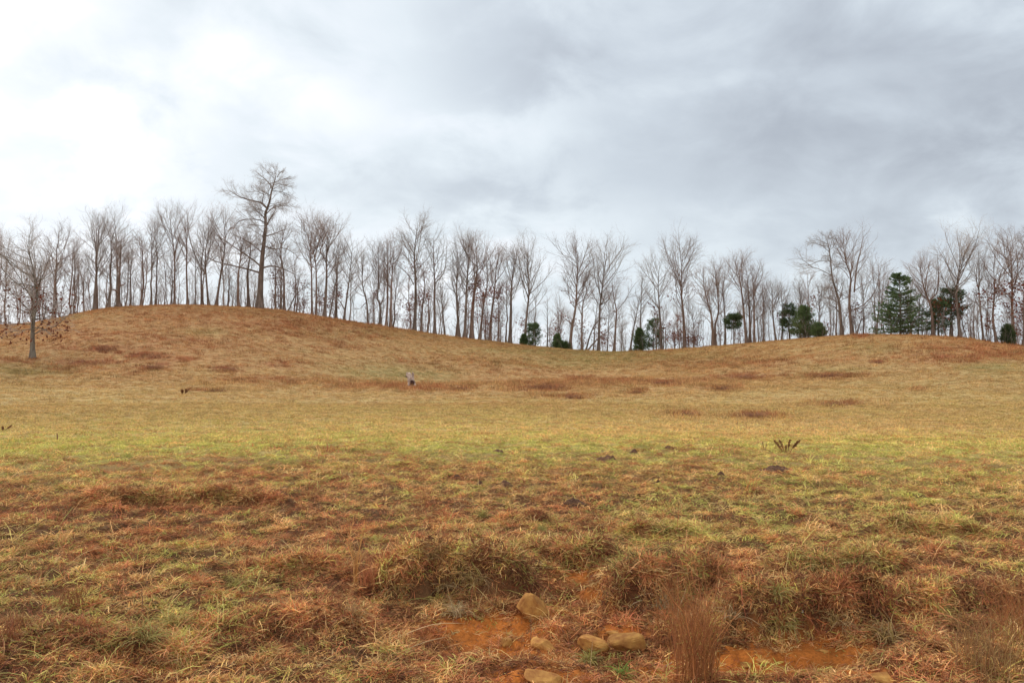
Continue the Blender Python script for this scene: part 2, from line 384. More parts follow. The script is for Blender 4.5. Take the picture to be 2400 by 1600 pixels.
M_ground = ground_material()
M_grass = blade_material('grass blades', 'INSTANCER')
M_blade = blade_material('dry blades', 'GEOMETRY')
M_bark = noise_material('grey brown bark', (.11, .08, .06), (.24, .18, .145), 3.0, (.34, .29, .24), stretch=(1, 1, .25), bump=.6)
M_bark_red = noise_material('red brown bark', (.12, .08, .06), (.27, .18, .135), 3.0, (.34, .27, .22), stretch=(1, 1, .25), bump=.6)
M_bark_pale = noise_material('lichened pale bark', (.12, .10, .08), (.27, .24, .19), 3.0, (.34, .33, .27), stretch=(1, 1, .3), bump=.6)
M_twig = noise_material('twig wood', (.28, .235, .21), (.50, .44, .40), 1.2, bump=0)
M_twig_red = noise_material('reddish twig wood', (.28, .205, .175), (.47, .375, .33), 1.2, bump=0)
M_leaf_red = noise_material('withered red brown leaves', (.13, .035, .02), (.26, .085, .045), 1.6, (.33, .14, .07), bump=0)
M_pine = noise_material('pine needles', (.07, .115, .055), (.15, .205, .085), 1.4, (.22, .26, .11), bump=0)
M_cedar = noise_material('cedar foliage', (.075, .115, .05), (.155, .21, .08), 1.4, (.23, .28, .10), bump=0)
for m_ in (M_pine, M_cedar):
    n_, l_ = m_.node_tree.nodes, m_.node_tree.links; b_ = n_['Principled BSDF']
    t_ = n_.new('ShaderNodeBsdfTranslucent'); l_.new(b_.inputs['Base Color'].links[0].from_socket, t_.inputs[0])
    x_ = n_.new('ShaderNodeMixShader'); x_.inputs[0].default_value = .4
    l_.new(b_.outputs[0], x_.inputs[1]); l_.new(t_.outputs[0], x_.inputs[2]); l_.new(x_.outputs[0], n_['Material Output'].inputs[0])
M_stone = noise_material('ochre sandstone', (.26, .10, .03), (.50, .26, .07), 9.0, (.62, .39, .14), bump=.5, dist=.01)
M_mud = noise_material('dark turned earth', (.07, .034, .02), (.18, .095, .055), 22.0, bump=.9, dist=.03)
M_dead = noise_material('weathered dead wood', (.24, .15, .11), (.58, .46, .38), 5.0, (.82, .72, .64), bump=.8, dist=.03)
M_hollow = noise_material('dark hollow shade and branch wood', (.03, .015, .012), (.10, .045, .03), 6.0, bump=.5)  # near-black tone paints the stump hole's shade; side branch wears it too
M_stalk = noise_material('dry pale stalk', (.36, .24, .12), (.60, .42, .22), 9.0, bump=.2)
M_post = noise_material('old brown stick', (.18, .09, .05), (.32, .18, .10), 9.0, bump=.4)

# ------------------------------------------------------------------ mesh helpers
def mesh_from(name, verts, quads=None, tris=None, smooth=False):
    verts = np.asarray(verts, np.float32)
    quads = np.zeros((0, 4), np.int32) if quads is None or len(quads) == 0 else np.asarray(quads, np.int32)
    tris = np.zeros((0, 3), np.int32) if tris is None or len(tris) == 0 else np.asarray(tris, np.int32)
    me = bpy.data.meshes.new(name)
    me.vertices.add(len(verts)); me.vertices.foreach_set('co', verts.ravel())
    nl = quads.size + tris.size
    me.loops.add(nl)
    me.loops.foreach_set('vertex_index', np.concatenate([quads.ravel(), tris.ravel()]).astype(np.int32))
    npoly = len(quads) + len(tris)
    me.polygons.add(npoly)
    st = np.concatenate([np.arange(len(quads)) * 4, quads.size + np.arange(len(tris)) * 3]).astype(np.int32)
    me.polygons.foreach_set('loop_start', st)
    if smooth: me.polygons.foreach_set('use_smooth', np.ones(npoly, bool))
    me.update(calc_edges=True)
    return me

def link(name, me, mat=None, parent=None, loc=None):
    o = bpy.data.objects.new(name, me); C.objects.link(o)
    if mat is not None and len(me.materials) == 0: me.materials.append(mat)
    if parent is not None: o.parent = parent
    if loc is not None: o.location = loc
    return o

def tag(o, label=None, cat=None, group=None, kind=None):
    if label: o['label'] = label
    if cat: o['category'] = cat
    if group: o['group'] = group
    if kind: o['kind'] = kind
    return o

def empty(name, loc, label, cat, group=None):
    o = bpy.data.objects.new(name, None); C.objects.link(o); o.location = loc
    o.empty_display_size = 0.2
    return tag(o, label, cat, group)

def copy_tree(o, parent=None):
    c = o.copy(); C.objects.link(c); c.parent = parent
    for ch in list(o.children): copy_tree(ch, c)
    return c

def vcol(me, name, cols):
    a = me.color_attributes.new(name=name, type='FLOAT_COLOR', domain='POINT')
    c = np.ones((len(cols), 4), np.float32); c[:, :3] = cols
    a.data.foreach_set('color', c.ravel())

def norm(a):
    return a / np.maximum(np.linalg.norm(a, axis=-1, keepdims=True), 1e-9)

class Geo:
    def __init__(s): s.v = []; s.q = []; s.t = []; s.n = 0
    def add(s, v, q=None, t=None):
        v = np.asarray(v, np.float32).reshape(-1, 3)
        if q is not None and len(q): s.q.append(np.asarray(q, np.int64).reshape(-1, 4) + s.n)
        if t is not None and len(t): s.t.append(np.asarray(t, np.int64).reshape(-1, 3) + s.n)
        s.v.append(v); s.n += len(v)
    def tubes(s, P, R, S, cap=True):
        """P (N,K,3) centre lines, R (N,K) radii; S sides; the last ring closes to a point"""
        N, K, _ = P.shape
        T = np.empty_like(P); T[:, 1:-1] = P[:, 2:] - P[:, :-2]; T[:, 0] = P[:, 1] - P[:, 0]; T[:, -1] = P[:, -1] - P[:, -2]
        T = norm(T)
        ref = np.where(np.abs(T[:, :1, 2:3]) > 0.8, np.array([[[1., 0, 0]]]), np.array([[[0, 0, 1.]]]))
        A = norm(np.cross(T, np.broadcast_to(ref, T.shape))); B = np.cross(T, A)
        ang = np.arange(S) * 2 * math.pi / S
        Kr = K - 1 if cap else K
        V = P[:, :Kr, None, :] + R[:, :Kr, None, None] * (np.cos(ang)[:, None] * A[:, :Kr, None, :] + np.sin(ang)[:, None] * B[:, :Kr, None, :])
        base = np.arange(N)[:, None, None] * (Kr * S)
        i = np.arange(Kr - 1)[None, :, None]; j = np.arange(S)[None, None, :]; j2 = (j + 1) % S
        q = np.stack([base + i * S + j, base + i * S + j2, base + (i + 1) * S + j2, base + (i + 1) * S + j], -1).reshape(-1, 4)
        if cap:
            tip = N * Kr * S + np.arange(N)[:, None]
            b2 = (np.arange(N)[:, None] * Kr * S + (Kr - 1) * S)
            jj = np.arange(S)[None, :]
            t = np.stack([b2 + jj, b2 + (jj + 1) % S, np.broadcast_to(tip, (N, S))], -1).reshape(-1, 3)
            s.add(np.concatenate([V.reshape(-1, 3), P[:, -1]]), q, t)
        else:
            s.add(V.reshape(-1, 3), q)
    def mesh(s, name, smooth=False):
        return mesh_from(name, np.concatenate(s.v), np.concatenate(s.q) if s.q else None, np.concatenate(s.t) if s.t else None, smooth)

def resample(pts, k):
    """smooth curve through the points, k samples"""
    p = np.asarray(pts, float)
    if len(p) == 2: return p[0] + (p[1] - p[0]) * np.linspace(0, 1, k)[:, None]
    d = np.concatenate([[0], np.cumsum(np.linalg.norm(np.diff(p, axis=0), axis=1))])
    q = np.concatenate([[2 * p[0] - p[1]], p, [2 * p[-1] - p[-2]]])
    out = []
    for s in np.linspace(0, d[-1], k):
        i = min(max(np.searchsorted(d, s) - 1, 0), len(p) - 2)
        t = (s - d[i]) / max(d[i + 1] - d[i], 1e-9)
        a, b, c, e = q[i], q[i + 1], q[i + 2], q[i + 3]
        out.append(0.5 * ((2 * b) + (-a + c) * t + (2 * a - 5 * b + 4 * c - e) * t * t + (-a + 3 * b - 3 * c + e) * t ** 3))
    return np.array(out)

# ------------------------------------------------------------------ ground sheet
def ground_sheet():
    rings = [0.35]
    while rings[-1] < 4.2: rings.append(rings[-1] * 1.12)
    while rings[-1] < 26: rings.append(rings[-1] * 1.0075)
    while rings[-1] < 170: rings.append(rings[-1] * 1.0095)
    while rings[-1] < 5000: rings.append(rings[-1] * 1.15)
    R = np.array(rings)
    ph = np.concatenate([np.linspace(-math.pi, -0.78, 60, endpoint=False), np.linspace(-0.78, 0.78, 680, endpoint=False), np.linspace(0.78, math.pi, 60, endpoint=False)])
    nr, na = len(R), len(ph)
    rr, pp = np.meshgrid(R, ph, indexing='ij')
    x = rr * np.sin(pp); y = rr * np.cos(pp); z = H(x, y)
    g, red, pat, soil = cover(x.ravel(), y.ravel(), z.ravel())
    r = rr.ravel()
    def mixc(a, b, t): return a + (b - a) * t[:, None]
    col = np.tile(STRAW, (len(r), 1))
    col = mixc(col, BROWN, np.clip(red * 1.0, 0, 1))
    fk = sstep(38, 60, r)[:, None]
    col = col + ((GREEN * (1 - fk) + np.array([.29, .24, .09]) * fk) - col) * np.clip(g * 0.9, 0, 1)[:, None]
    col = mixc(col, RED, np.clip(pat, 0, 1))
    nearf = 1 - sstep(11, 22, r)
    col = mixc(col, DUFF, nearf * 0.9)
    col = mixc(col, SOIL, np.clip(soil * 1.6, 0, 1))
    verts = np.stack([x.ravel(), y.ravel(), z.ravel()], -1)
    i = np.arange(nr - 1)[:, None]; j = np.arange(na)[None, :]; j2 = (j + 1) % na
    q = np.stack([i * na + j, i * na + j2, (i + 1) * na + j2, (i + 1) * na + j], -1).reshape(-1, 4)
    c0 = len(verts)
    verts = np.concatenate([verts, [[0, 0, float(H(0.0, 0.01))]]])
    t = np.stack([np.full(na, c0), (np.arange(na) + 1) % na, np.arange(na)], -1)
    col = np.concatenate([col, [DUFF]])
    me = mesh_from('ground', verts, q[:, ::-1], t, smooth=True)
    vcol(me, 'tint', col)
    o = link('ground', me, M_ground)
    tag(o, kind='structure', label='rolling winter pasture rising to two low hills')
ground_sheet()

# ------------------------------------------------------------------ trees
def crest(u, off=2.0):
    """a spot just behind the skyline in the direction of photo column u"""
    x = float(px_ray(u, 790)[0]); ph = math.atan2(x, 1.0)
    r = float(np.interp(ph, _PH, _RV)) + off
    return r * math.sin(ph), r * math.cos(ph)

def grow(rg, P, R, n, t0, t1, ang, length, up, K, wob, rad, tp=1.0, flat=0.0):
    """children of the curves P: n per curve"""
    N, Kp, _ = P.shape
    par = np.repeat(np.arange(N), n); m = len(par)
    t = t0 + (t1 - t0) * (np.tile((np.arange(n) + 0.5) / n, N) + rg.uniform(-.5, .5, m) / n) ** tp
    f = np.clip(t, 0, 1) * (Kp - 1); i = np.minimum(f.astype(int), Kp - 2); w = (f - i)[:, None]
    p = P[par, i] * (1 - w) + P[par, i + 1] * w
    T = norm(P[par, i + 1] - P[par, i])
    rp = R[par, i] * (1 - w[:, 0]) + R[par, i + 1] * w[:, 0]
    a = np.radians(rg.uniform(ang[0], ang[1], m))
    rnd = norm(rg.normal(size=(m, 3)) * np.array([1, 1, 1 - flat]))
    Nn = norm(rnd - (rnd * T).sum(-1, keepdims=True) * T)
    d = np.cos(a)[:, None] * T + np.sin(a)[:, None] * Nn
    plen = np.linalg.norm(np.diff(P, axis=1), axis=2).sum(1)[par]
    L = length(t, plen, m)
    out = np.empty((m, K, 3)); out[:, 0] = p
    for k in range(1, K):
        out[:, k] = out[:, k - 1] + d * (L / (K - 1))[:, None]
        d = norm(d + np.array([0, 0, up]) + rg.normal(size=(m, 3)) * wob)
    r0 = np.minimum(rp * 0.72, rad(L))
    rr = r0[:, None] * np.linspace(1, 0.35, K)[None, :]
    return out, rr

STY = {
    # ang of limbs, upward pull, limb length / height, first limb, number, twig density
    'fan':   dict(ang=(22, 50), up=.14, ll=.40, t0=.38, n1=20, n2=7, n3=5, n4=2, wob=.12),
    'slim':  dict(ang=(30, 58), up=.18, ll=.28, t0=.32, n1=19, n2=6, n3=5, n4=2, wob=.14),
    'wide':  dict(ang=(35, 68), up=.13, ll=.38, t0=.30, n1=20, n2=7, n3=6, n4=2, wob=.15),
    'oak':   dict(ang=(45, 82), up=.06, ll=.24, t0=.30, n1=22, n2=11, n3=8, n4=3, wob=.26),
    'thin':  dict(ang=(25, 55), up=.15, ll=.24, t0=.25, n1=11, n2=4, n3=4, n4=0, wob=.15),
}

def tree_meshes(seed, path, r_base, style, limbs=(), dens=1.0, ll=None, t0=None, leaves=0, leaf_low=True, wide_tip=False):
    """path and limbs in metres from the foot; returns trunk, crown and leaf meshes"""
    rg = np.random.default_rng(seed)
    st = dict(STY[style])
    if ll: st['ll'] = ll * (1.38 if style in ('fan', 'slim') else 1.1)
    if t0: st['t0'] = t0
    K = 12
    tp = resample(path, K)
    jit = rg.normal(size=(K, 3)) * 0.005 * np.linalg.norm(tp[-1] - tp[0]) * np.array([1, 1, 0]); jit[0] = 0
    if len(path) <= 3: tp = tp + jit * 0.8
    hgt = np.linalg.norm(np.diff(tp, axis=0), axis=1).sum()
    s = np.linspace(0, 1, K)
    tr = r_base * (0.05 + 0.95 * (1 - s) ** 0.95); tr[0] *= 1.6; tr[1] *= 1.06
    g = Geo(); g.tubes(tp[None], tr[None], 9)
    trunk = g.mesh('trunk', True)
    c = Geo(); lg = Geo(); own = []
    prim = []; primr = []
    for lb in limbs:
        lp = resample(lb[0], 7) if isinstance(lb, tuple) else resample(lb, 7)
        i = np.argmin(np.linalg.norm(tp - lp[0], axis=1))
        r0 = tr[i] * (lb[1] if isinstance(lb, tuple) else 0.55)
        prim.append(lp); primr.append(np.maximum(r0, .045) * np.linspace(1, .25, 7))
    def l1(t, pl, m):
        q = (t - st['t0']) / (1 - st['t0'])
        env = np.sin(math.pi * np.clip(0.22 + q * 0.68, 0, 1)) ** 0.8
        return st['ll'] * hgt * env * rg.uniform(.6, 1.15, m)
    n1 = max(4, int(st['n1'] * min(dens, 1.3)))
    P1, R1 = grow(rg, tp[None], tr[None], n1, st['t0'], .97, st['ang'], l1, st['up'], 7, st['wob'], lambda L: 0.008 * L + 0.014)
    lg.tubes(P1, R1, 4)
    if prim:
        PP, RR = np.array(prim), np.array(primr)
        for q_ in range(len(PP)):
            l2 = Geo(); l2.tubes(PP[q_:q_ + 1], RR[q_:q_ + 1], 6); own.append(l2.mesh('limb', True))
        P1 = np.concatenate([P1, PP]); R1 = np.concatenate([R1, RR])
    # trunk tip acts as a limb too
    n2 = max(3, int(round(st['n2'] * dens)))
    P2, R2 = grow(rg, P1, R1, n2, .22, .98, (25, 55), lambda t, pl, m: pl * (0.66 - 0.34 * t) * rg.uniform(.6, 1.15, m), st['up'] * .9, 5, st['wob'] * 1.1, lambda L: 0.007 * L + 0.010)
    Pt, Rt = grow(rg, tp[None, 6:], tr[None, 6:], int(8 * dens), .2, .98, (20, 50), lambda t, pl, m: np.full(m, hgt * .08) * rg.uniform(.6, 1.3, m), st['up'], 5, st['wob'], lambda L: 0.012 * L + 0.012)
    Pe, Re = grow(rg, tp[None], tr[None], 7, .12, .5, (45, 85), lambda t, pl, m: hgt * rg.uniform(.04, .13, m), st['up'], 5, .18, lambda L: 0.007 * L + 0.008)
    P2 = np.concatenate([P2, Pt, Pe]); R2 = np.concatenate([R2, Rt, Re])
    c.tubes(P2, R2, 3)
    P3, R3 = grow(rg, P2, R2, st['n3'], .2, 1.0, (22, 55), lambda t, pl, m: np.clip(pl * (0.66 - 0.25 * t), .3, 1.7) * rg.uniform(.6, 1.2, m), st['up'] * .8, 3, st['wob'] * 1.3, lambda L: 0.005 * L + 0.008)
    c.tubes(P3, R3, 3)
    PL = P3
    if st['n4']:
        P4, R4 = grow(rg, P3, R3, st['n4'], .25, 1.0, (20, 60), lambda t, pl, m: np.clip(pl * .6, .2, .9) * rg.uniform(.6, 1.2, m), st['up'] * .8, 2, .1, lambda L: L * 0 + 0.0065)
        c.tubes(P4, R4, 3)
    crown = (c.mesh('crown'), lg.mesh('branches'), own)
    lf = None
    if leaves:
        lf = leaf_mesh(rg, PL.reshape(-1, 3), leaves, .16, (0.1 * hgt, (0.62 if leaf_low else 1.0) * hgt), hgt)
    return trunk, crown, lf

def leaf_mesh(rg, pts, n, size, zr, hgt):
    w = np.where((pts[:, 2] > zr[0]) & (pts[:, 2] < zr[1]))[0]
    if len(w) < 5: w = np.arange(len(pts))
    # leaves hang on in clusters
    cl = pts[rg.choice(w, max(10, n // 5))]
    p = cl[rg.integers(0, len(cl), n)] + rg.normal(size=(n, 3)) * np.array([.5, .5, .35])
    a = norm(rg.normal(size=(n, 3))); b = norm(np.cross(a, rg.normal(size=(n, 3))))
    s = (size * rg.uniform(.5, 1.2, n))[:, None]
    v = np.stack([p - a * s, p + b * s * .5, p + a * s, p - b * s * .5], 1).reshape(-1, 3)
    q = np.arange(n * 4).reshape(-1, 4)
    return mesh_from('leaves', v, q)

def px_path(pts, y, x0, z0):
    """photo polyline -> metres from the tree's foot, standing at depth y"""
    out = []
    for p in pts:
        xr, zr = px_ray(p[0], p[1])
        out.append([float(xr) * y - x0, (p[2] if len(p) > 2 else 0.0), CAMZ + float(zr) * y - z0])
    return out

def put_tree(name, label, cat, path_px, w_px, style, group=None, limbs=(), off=2.0, y=None, seed=0, leaves=0, mats=None, **kw):
    u0 = path_px[0][0]
    if y is None:
        x, yy = crest(u0, off)
    else:
        x, yy = march(u0, path_px[0][1], H)
    z = float(H(x, yy)) - 0.12
    path = px_path(path_px, yy, x, z)
    path[0] = [0, 0, 0]
    rg = np.random.default_rng(seed + 500)
    for k in range(1, len(path)): path[k][1] += rg.normal() * 0.35
    lm = []
    for L in limbs:
        fr = 0.55
        if isinstance(L, tuple): L, fr = L
        q = px_path(L, yy, x, z)
        sgn = rg.choice([-1, 1]) * rg.uniform(.2, .9)
        for k in range(len(q)): q[k][1] += sgn * k
        lm.append((q, fr))
    mb, mt = mats or (M_bark, M_twig)
    rb = 0.43 * w_px / F * yy
    tr, cr, lf = tree_meshes(seed, path, rb, style, lm, leaves=leaves, **kw)
    e = empty(name, (x, yy, z), label, cat, group)
    link('trunk', tr, mb, e); link('crown', cr[0], mt, e); tag(link('branches', cr[1], mb, e), kind='stuff')
    for q_ in cr[2]: link('limb', q_, mb, e)
    if lf: link('leaves', lf, M_leaf_red, e)
    return e

def R1(x, y): return (x * .3189, 380 + y * .3189)
def R2(x, y): return (380 + x * .2423, 380 + y * .2423)
def R3(x, y): return (820 + x * .2359, 480 + y * .2359)
def R4(x, y): return (1280 + x * .2466, 520 + y * .2466)
def R5(x, y): return (1820 + x * .2466, 500 + y * .2466)
BT = 'bare_tree'
RED_M = (M_bark_red, M_twig_red); PALE_M = (M_bark_pale, M_twig)
G1 = 'bare trees along the ridge'
trees = [
  # region 1, left edge
  dict(fn=R1, p=[(240, 1440), (262, 1150), (270, 960), (245, 700), (200, 500)], w=13, st='wide', y=93, seed=1, leaves=620, mats=PALE_M, dens=1.5, name='bare_tree',
       limbs=[([(262, 985), (190, 945), (90, 915), (0, 890)], .5), ([(255, 1085), (180, 1060), (80, 1025), (0, 1010)], .4), ([(255, 1165), (160, 1160), (60, 1165)], .35), [(268, 800), (200, 740), (110, 640)], [(265, 1000), (350, 1060), (440, 1130)], ([(258, 1120), (330, 1120), (430, 1095)], .4), ([(256, 1190), (330, 1200), (400, 1240)], .3), ([(254, 1200), (180, 1215), (90, 1240)], .3), [(268, 860), (190, 840), (90, 850)], [(262, 820), (330, 760), (400, 620)], [(266, 900), (330, 820), (380, 700)]],
       lab='pale barked spreading tree alone on the left slope, rust leaves on low branches', t0=.18, ll=.46),
  dict(fn=R1, p=[(395, 1130), (405, 860), (430, 480)], w=9, st='fan', seed=2, mats=RED_M, lab='bare tree close behind the lone slope tree, red brown trunk', t0=.3, dens=1.15),
  dict(fn=R1, p=[(540, 1110), (545, 800), (560, 560)], w=6, st='slim', seed=3, lab='thin low bare tree in the gap right of the lone slope tree', off=8),
  dict(fn=R1, p=[(690, 1085), (705, 850), (735, 395)], w=9, st='fan', seed=4, lab='tall bare tree with narrow peaked crown left of the knobbly stub trunk', dens=1.2, t0=.3),
  dict(fn=R1, p=[(790, 1078), (800, 900), (830, 450)], w=9, st='wide', seed=5, lab='densely twigged bare tree just left of the knobbly trunk, low side limb', limbs=[([(790, 1010), (750, 960), (715, 900)], .5)], dens=1.2),
  dict(fn=R1, p=[(875, 1085), (872, 980), (880, 860), (885, 540)], w=9, st='slim', seed=6, off=-1.5, mats=RED_M, lab='knobbly dark trunk with broken side stubs on the left crest', limbs=[([(870, 985), (850, 975), (835, 985)], .9), ([(872, 950), (855, 930), (848, 938)], .9), ([(876, 900), (895, 885), (905, 870)], .9)], t0=.5),
  dict(fn=R1, p=[(960, 1070), (965, 800), (970, 560)], w=5, st='slim', seed=7, lab='short thin bare tree just right of the knobbly trunk', off=8),
  dict(fn=R1, p=[(1035, 1055), (1040, 800), (1050, 480)], w=7, st='slim', seed=8, mats=RED_M, lab='slim red brown bare tree left of the close pair on the crest'),
  dict(fn=R1, p=[(1105, 1052), (1115, 760), (1110, 390)], w=6, st='fan', seed=9, ll=.26, lab='left tree of the close parallel pair on the left crest'),
  dict(fn=R1, p=[(1138, 1052), (1150, 700), (1140, 365)], w=5, st='slim', seed=10, lab='right tree of the close parallel pair on the left crest', off=4),
  # region 2, around the great oak
  dict(fn=R2, p=[(115, 1380), (125, 900), (95, 600), (70, 430)], w=6, st='fan', seed=11, mats=RED_M, lab='tall straight bare tree, first to overtop its neighbours left of the oak', limbs=[([(125, 830), (70, 770), (10, 710)], .5), ([(120, 650), (150, 520), (150, 420)], .7)], t0=.4),
  dict(fn=R2, p=[(242, 1380), (232, 1000), (245, 860), (220, 440)], w=6, st='fan', seed=12, mats=RED_M, lab='bare tree with dark burl high in the trunk left of the forked tree', ll=.27),
  dict(fn=R2, p=[(312, 1380), (320, 1000), (300, 760)], w=4, st='thin', seed=13, lab='pole thin stem beside the burled tree left of the oak'),
  dict(fn=R2, p=[(378, 1385), (385, 1000), (400, 780), (380, 560)], w=6, st='slim', seed=14, lab='dark short tree touching the forked tree on its left', off=5),
  dict(fn=R2, p=[(445, 1385), (430, 1080), (430, 900), (450, 700), (520, 450)], w=6, st='fan', seed=15, limbs=[([(430, 1080), (350, 900), (305, 690), (300, 390)], .8)], ll=.24, lab='bare tree forking low, its left limb swinging out and up, left of the oak'),
  dict(fn=R2, p=[(515, 1390), (560, 1030), (605, 750), (590, 430)], w=7, st='fan', seed=16, mats=RED_M, limbs=[([(605, 760), (560, 720), (480, 680)], .5), ([(608, 700), (640, 620), (720, 560)], .6)], lab='tree leaning right towards the oak with red brown trunk', ll=.26),
  dict(fn=R2, p=[(635, 1390), (650, 1200), (640, 980)], w=5, st='thin', seed=17, lab='short thin tree midway between the leaning tree and the oak', off=5),
  dict(fn=R2, p=[(735, 1395), (745, 1100), (755, 850), (760, 590)], w=7, st='fan', seed=18, mats=RED_M, lab='stout straight bare tree under the long left limbs of the oak', ll=.28),
  dict(fn=R2, p=[(835, 1398), (825, 1050), (850, 860), (860, 600)], w=9, st='wide', seed=19, off=5, lab='dark bare tree hard against the left side of the oak trunk', ll=.3),
  dict(fn=R2, p=[(938, 1404), (955, 1080), (978, 850), (1000, 650), (1008, 440), (1062, 340), (1058, 235), (1112, 140), (1080, 50)], w=17, st='oak', seed=20, off=-1.5, mats=(M_bark, M_twig), name='oak_tree', dens=1.35,
       limbs=[([(945, 1070), (860, 1045), (740, 1020), (540, 970), (420, 880)], .42), ([(958, 1010), (860, 930), (740, 850), (560, 730), (480, 660)], .42), ([(1000, 585), (930, 555), (840, 545), (720, 565), (630, 670)], .42),
              ([(1008, 440), (960, 395), (870, 378), (760, 345), (650, 270)], .8), ([(1000, 425), (950, 370), (965, 300), (880, 260), (800, 230)], .6), ([(985, 810), (1080, 838), (1180, 825), (1290, 900)], .4),
              ([(968, 1025), (1060, 1000), (1180, 1035), (1310, 1100)], .4), ([(1010, 615), (1060, 560), (1140, 470)], .5), ([(1062, 280), (1150, 280), (1240, 320)], .6), ([(1058, 235), (1000, 170), (940, 120), (890, 80)], .8), ([(975, 880), (850, 780), (700, 700)], .35),
              ([(1110, 150), (1150, 100), (1190, 90)], .9), ([(1008, 500), (1100, 440), (1210, 420)], .45), ([(990, 720), (1080, 680), (1200, 620)], .4), ([(1000, 560), (930, 480), (850, 440)], .45)],
       lab='great crooked bare oak towering over the left ridge', cat='oak tree', ll=.19),
  dict(fn=R2, p=[(1090, 1425), (1095, 1100), (1085, 800)], w=6, st='slim', seed=21, mats=RED_M, lab='first bare tree right of the oak trunk', off=4),
  dict(fn=R2, p=[(1150, 1435), (1155, 900), (1160, 700)], w=4, st='thin', seed=22, lab='pole thin tree, second right of the oak trunk'),
  dict(fn=R2, p=[(1178, 1440), (1175, 1060), (1160, 830), (1200, 540)], w=7, st='fan', seed=23, mats=RED_M, limbs=[([(1180, 1040), (1250, 990), (1330, 960)], .4)], lab='reddish tree with upcurved right branch, third right of the oak', ll=.26),
  dict(fn=R2, p=[(1212, 1447), (1290, 1290), (1400, 1180), (1480, 1110)], w=4, st='thin', seed=24, lab='slanting trunk tilted far to the right, right of the oak', t0=.5),
  dict(fn=R2, p=[(1300, 1455), (1320, 1250), (1330, 1020)], w=4, st='thin', seed=25, lab='thin stem crossed by the slanting trunk right of the oak', off=4),
  dict(fn=R2, p=[(1448, 1475), (1450, 1000), (1430, 800), (1440, 520)], w=6, st='fan', seed=26, mats=RED_M, ll=.3, lab='left stem of the tall brush shaped pair right of the oak', dens=1.15),
  dict(fn=R2, p=[(1488, 1480), (1490, 1000), (1470, 800), (1500, 540)], w=6, st='fan', seed=27, mats=RED_M, limbs=[([(1490, 980), (1560, 820), (1640, 690), (1720, 640)], .6)], ll=.28, lab='right stem of the brush shaped pair, its limb sweeping right'),
  dict(fn=R2, p=[(1568, 1490), (1590, 1100), (1590, 850), (1620, 550)], w=9, st='fan', seed=28, lab='sturdy bare tree with upswept broom crown right of the brush shaped pair', dens=1.15),
  dict(fn=R2, p=[(1612, 1492), (1660, 1200), (1700, 900), (1720, 760)], w=4, st='slim', seed=29, lab='thin tree leaning right out of the broom crowned tree', off=3),
  dict(fn=R2, p=[(1682, 1500), (1690, 1200), (1700, 900), (1740, 740)], w=6, st='slim', seed=30, lab='upright bare tree left of the low forking tree', off=5),
  dict(fn=R2, p=[(1755, 1505), (1800, 1250), (1812, 1050), (1840, 700)], w=6, st='fan', seed=31, limbs=[([(1765, 1420), (1720, 1330), (1660, 1290)], .6), ([(1790, 1300), (1880, 1180), (1950, 1100)], .5)], lab='low forking tree with bent base before the slope of the left hill steepens', ll=.28),
  # region 3
  dict(fn=R3, p=[(178, 1165), (165, 950), (125, 780), (120, 560), (105, 380)], w=6, st='slim', seed=32, lab='crooked bare tree left of the three stem cluster', limbs=[([(165, 950), (90, 1020), (30, 1000)], .4)], ll=.26),
  dict(fn=R3, p=[(298, 1190), (300, 980), (270, 930), (285, 700), (280, 330)], w=7, st='fan', seed=33, limbs=[([(300, 985), (338, 930), (345, 700), (350, 400)], .75)], ll=.24, lab='left stem of the three stem cluster, forked like a Y'),
  dict(fn=R3, p=[(358, 1200), (365, 900), (375, 600), (365, 290)], w=7, st='fan', seed=34, mats=RED_M, lab='middle stem of the three stem cluster', ll=.24, dens=1.15),
  dict(fn=R3, p=[(402, 1205), (412, 900), (415, 780), (425, 600), (440, 380)], w=8, st='slim', seed=35, mats=RED_M, limbs=[([(413, 800), (370, 765), (315, 740), (280, 660)], .6)], lab='right stem of the three stem cluster with an arched limb to the left', ll=.26),
  dict(fn=R3, p=[(638, 1245), (650, 1000), (655, 700), (640, 430), (680, 100)], w=10, st='fan', seed=36, limbs=[([(635, 760), (600, 680), (540, 610), (440, 530)], .5), ([(645, 450), (600, 350), (560, 270), (510, 190)], .6), ([(660, 620), (720, 540), (790, 440), (820, 330)], .5), ([(655, 560), (700, 420), (760, 300), (780, 220)], .5)], leaves=260, lab='tallest bare tree on the middle slope with rust leaves low on the trunk', ll=.26, dens=1.2),
  dict(fn=R3, p=[(708, 1255), (715, 1000), (740, 800), (730, 560)], w=7, st='slim', seed=37, mats=RED_M, leaves=420, lab='red leaved tree touching the right side of the tallest middle slope tree'),
  dict(fn=R3, p=[(768, 1260), (785, 1050), (765, 800)], w=5, st='thin', seed=38, mats=RED_M, lab='thin reddish stem left of the wishbone fork tree'),
  dict(fn=R3, p=[(843, 1272), (840, 900), (845, 740), (835, 500), (830, 220)], w=8, st='fan', seed=39, limbs=[([(847, 740), (900, 690), (945, 620), (965, 480), (968, 340)], .8), ([(838, 860), (800, 800), (760, 760)], .35)], ll=.22, lab='tall clean trunk forked like a wishbone near its crown'),
  dict(fn=R3, p=[(945, 1285), (922, 1050), (905, 850), (905, 720)], w=5, st='slim', seed=40, lab='short bare tree leaning left just right of the wishbone fork tree'),
  dict(fn=R3, p=[(1088, 1310), (1070, 1050), (1060, 850), (1068, 600), (1075, 330)], w=7, st='fan', seed=41, ll=.24, lab='bare tree with slightly curved trunk left of the rust leaved thicket'),
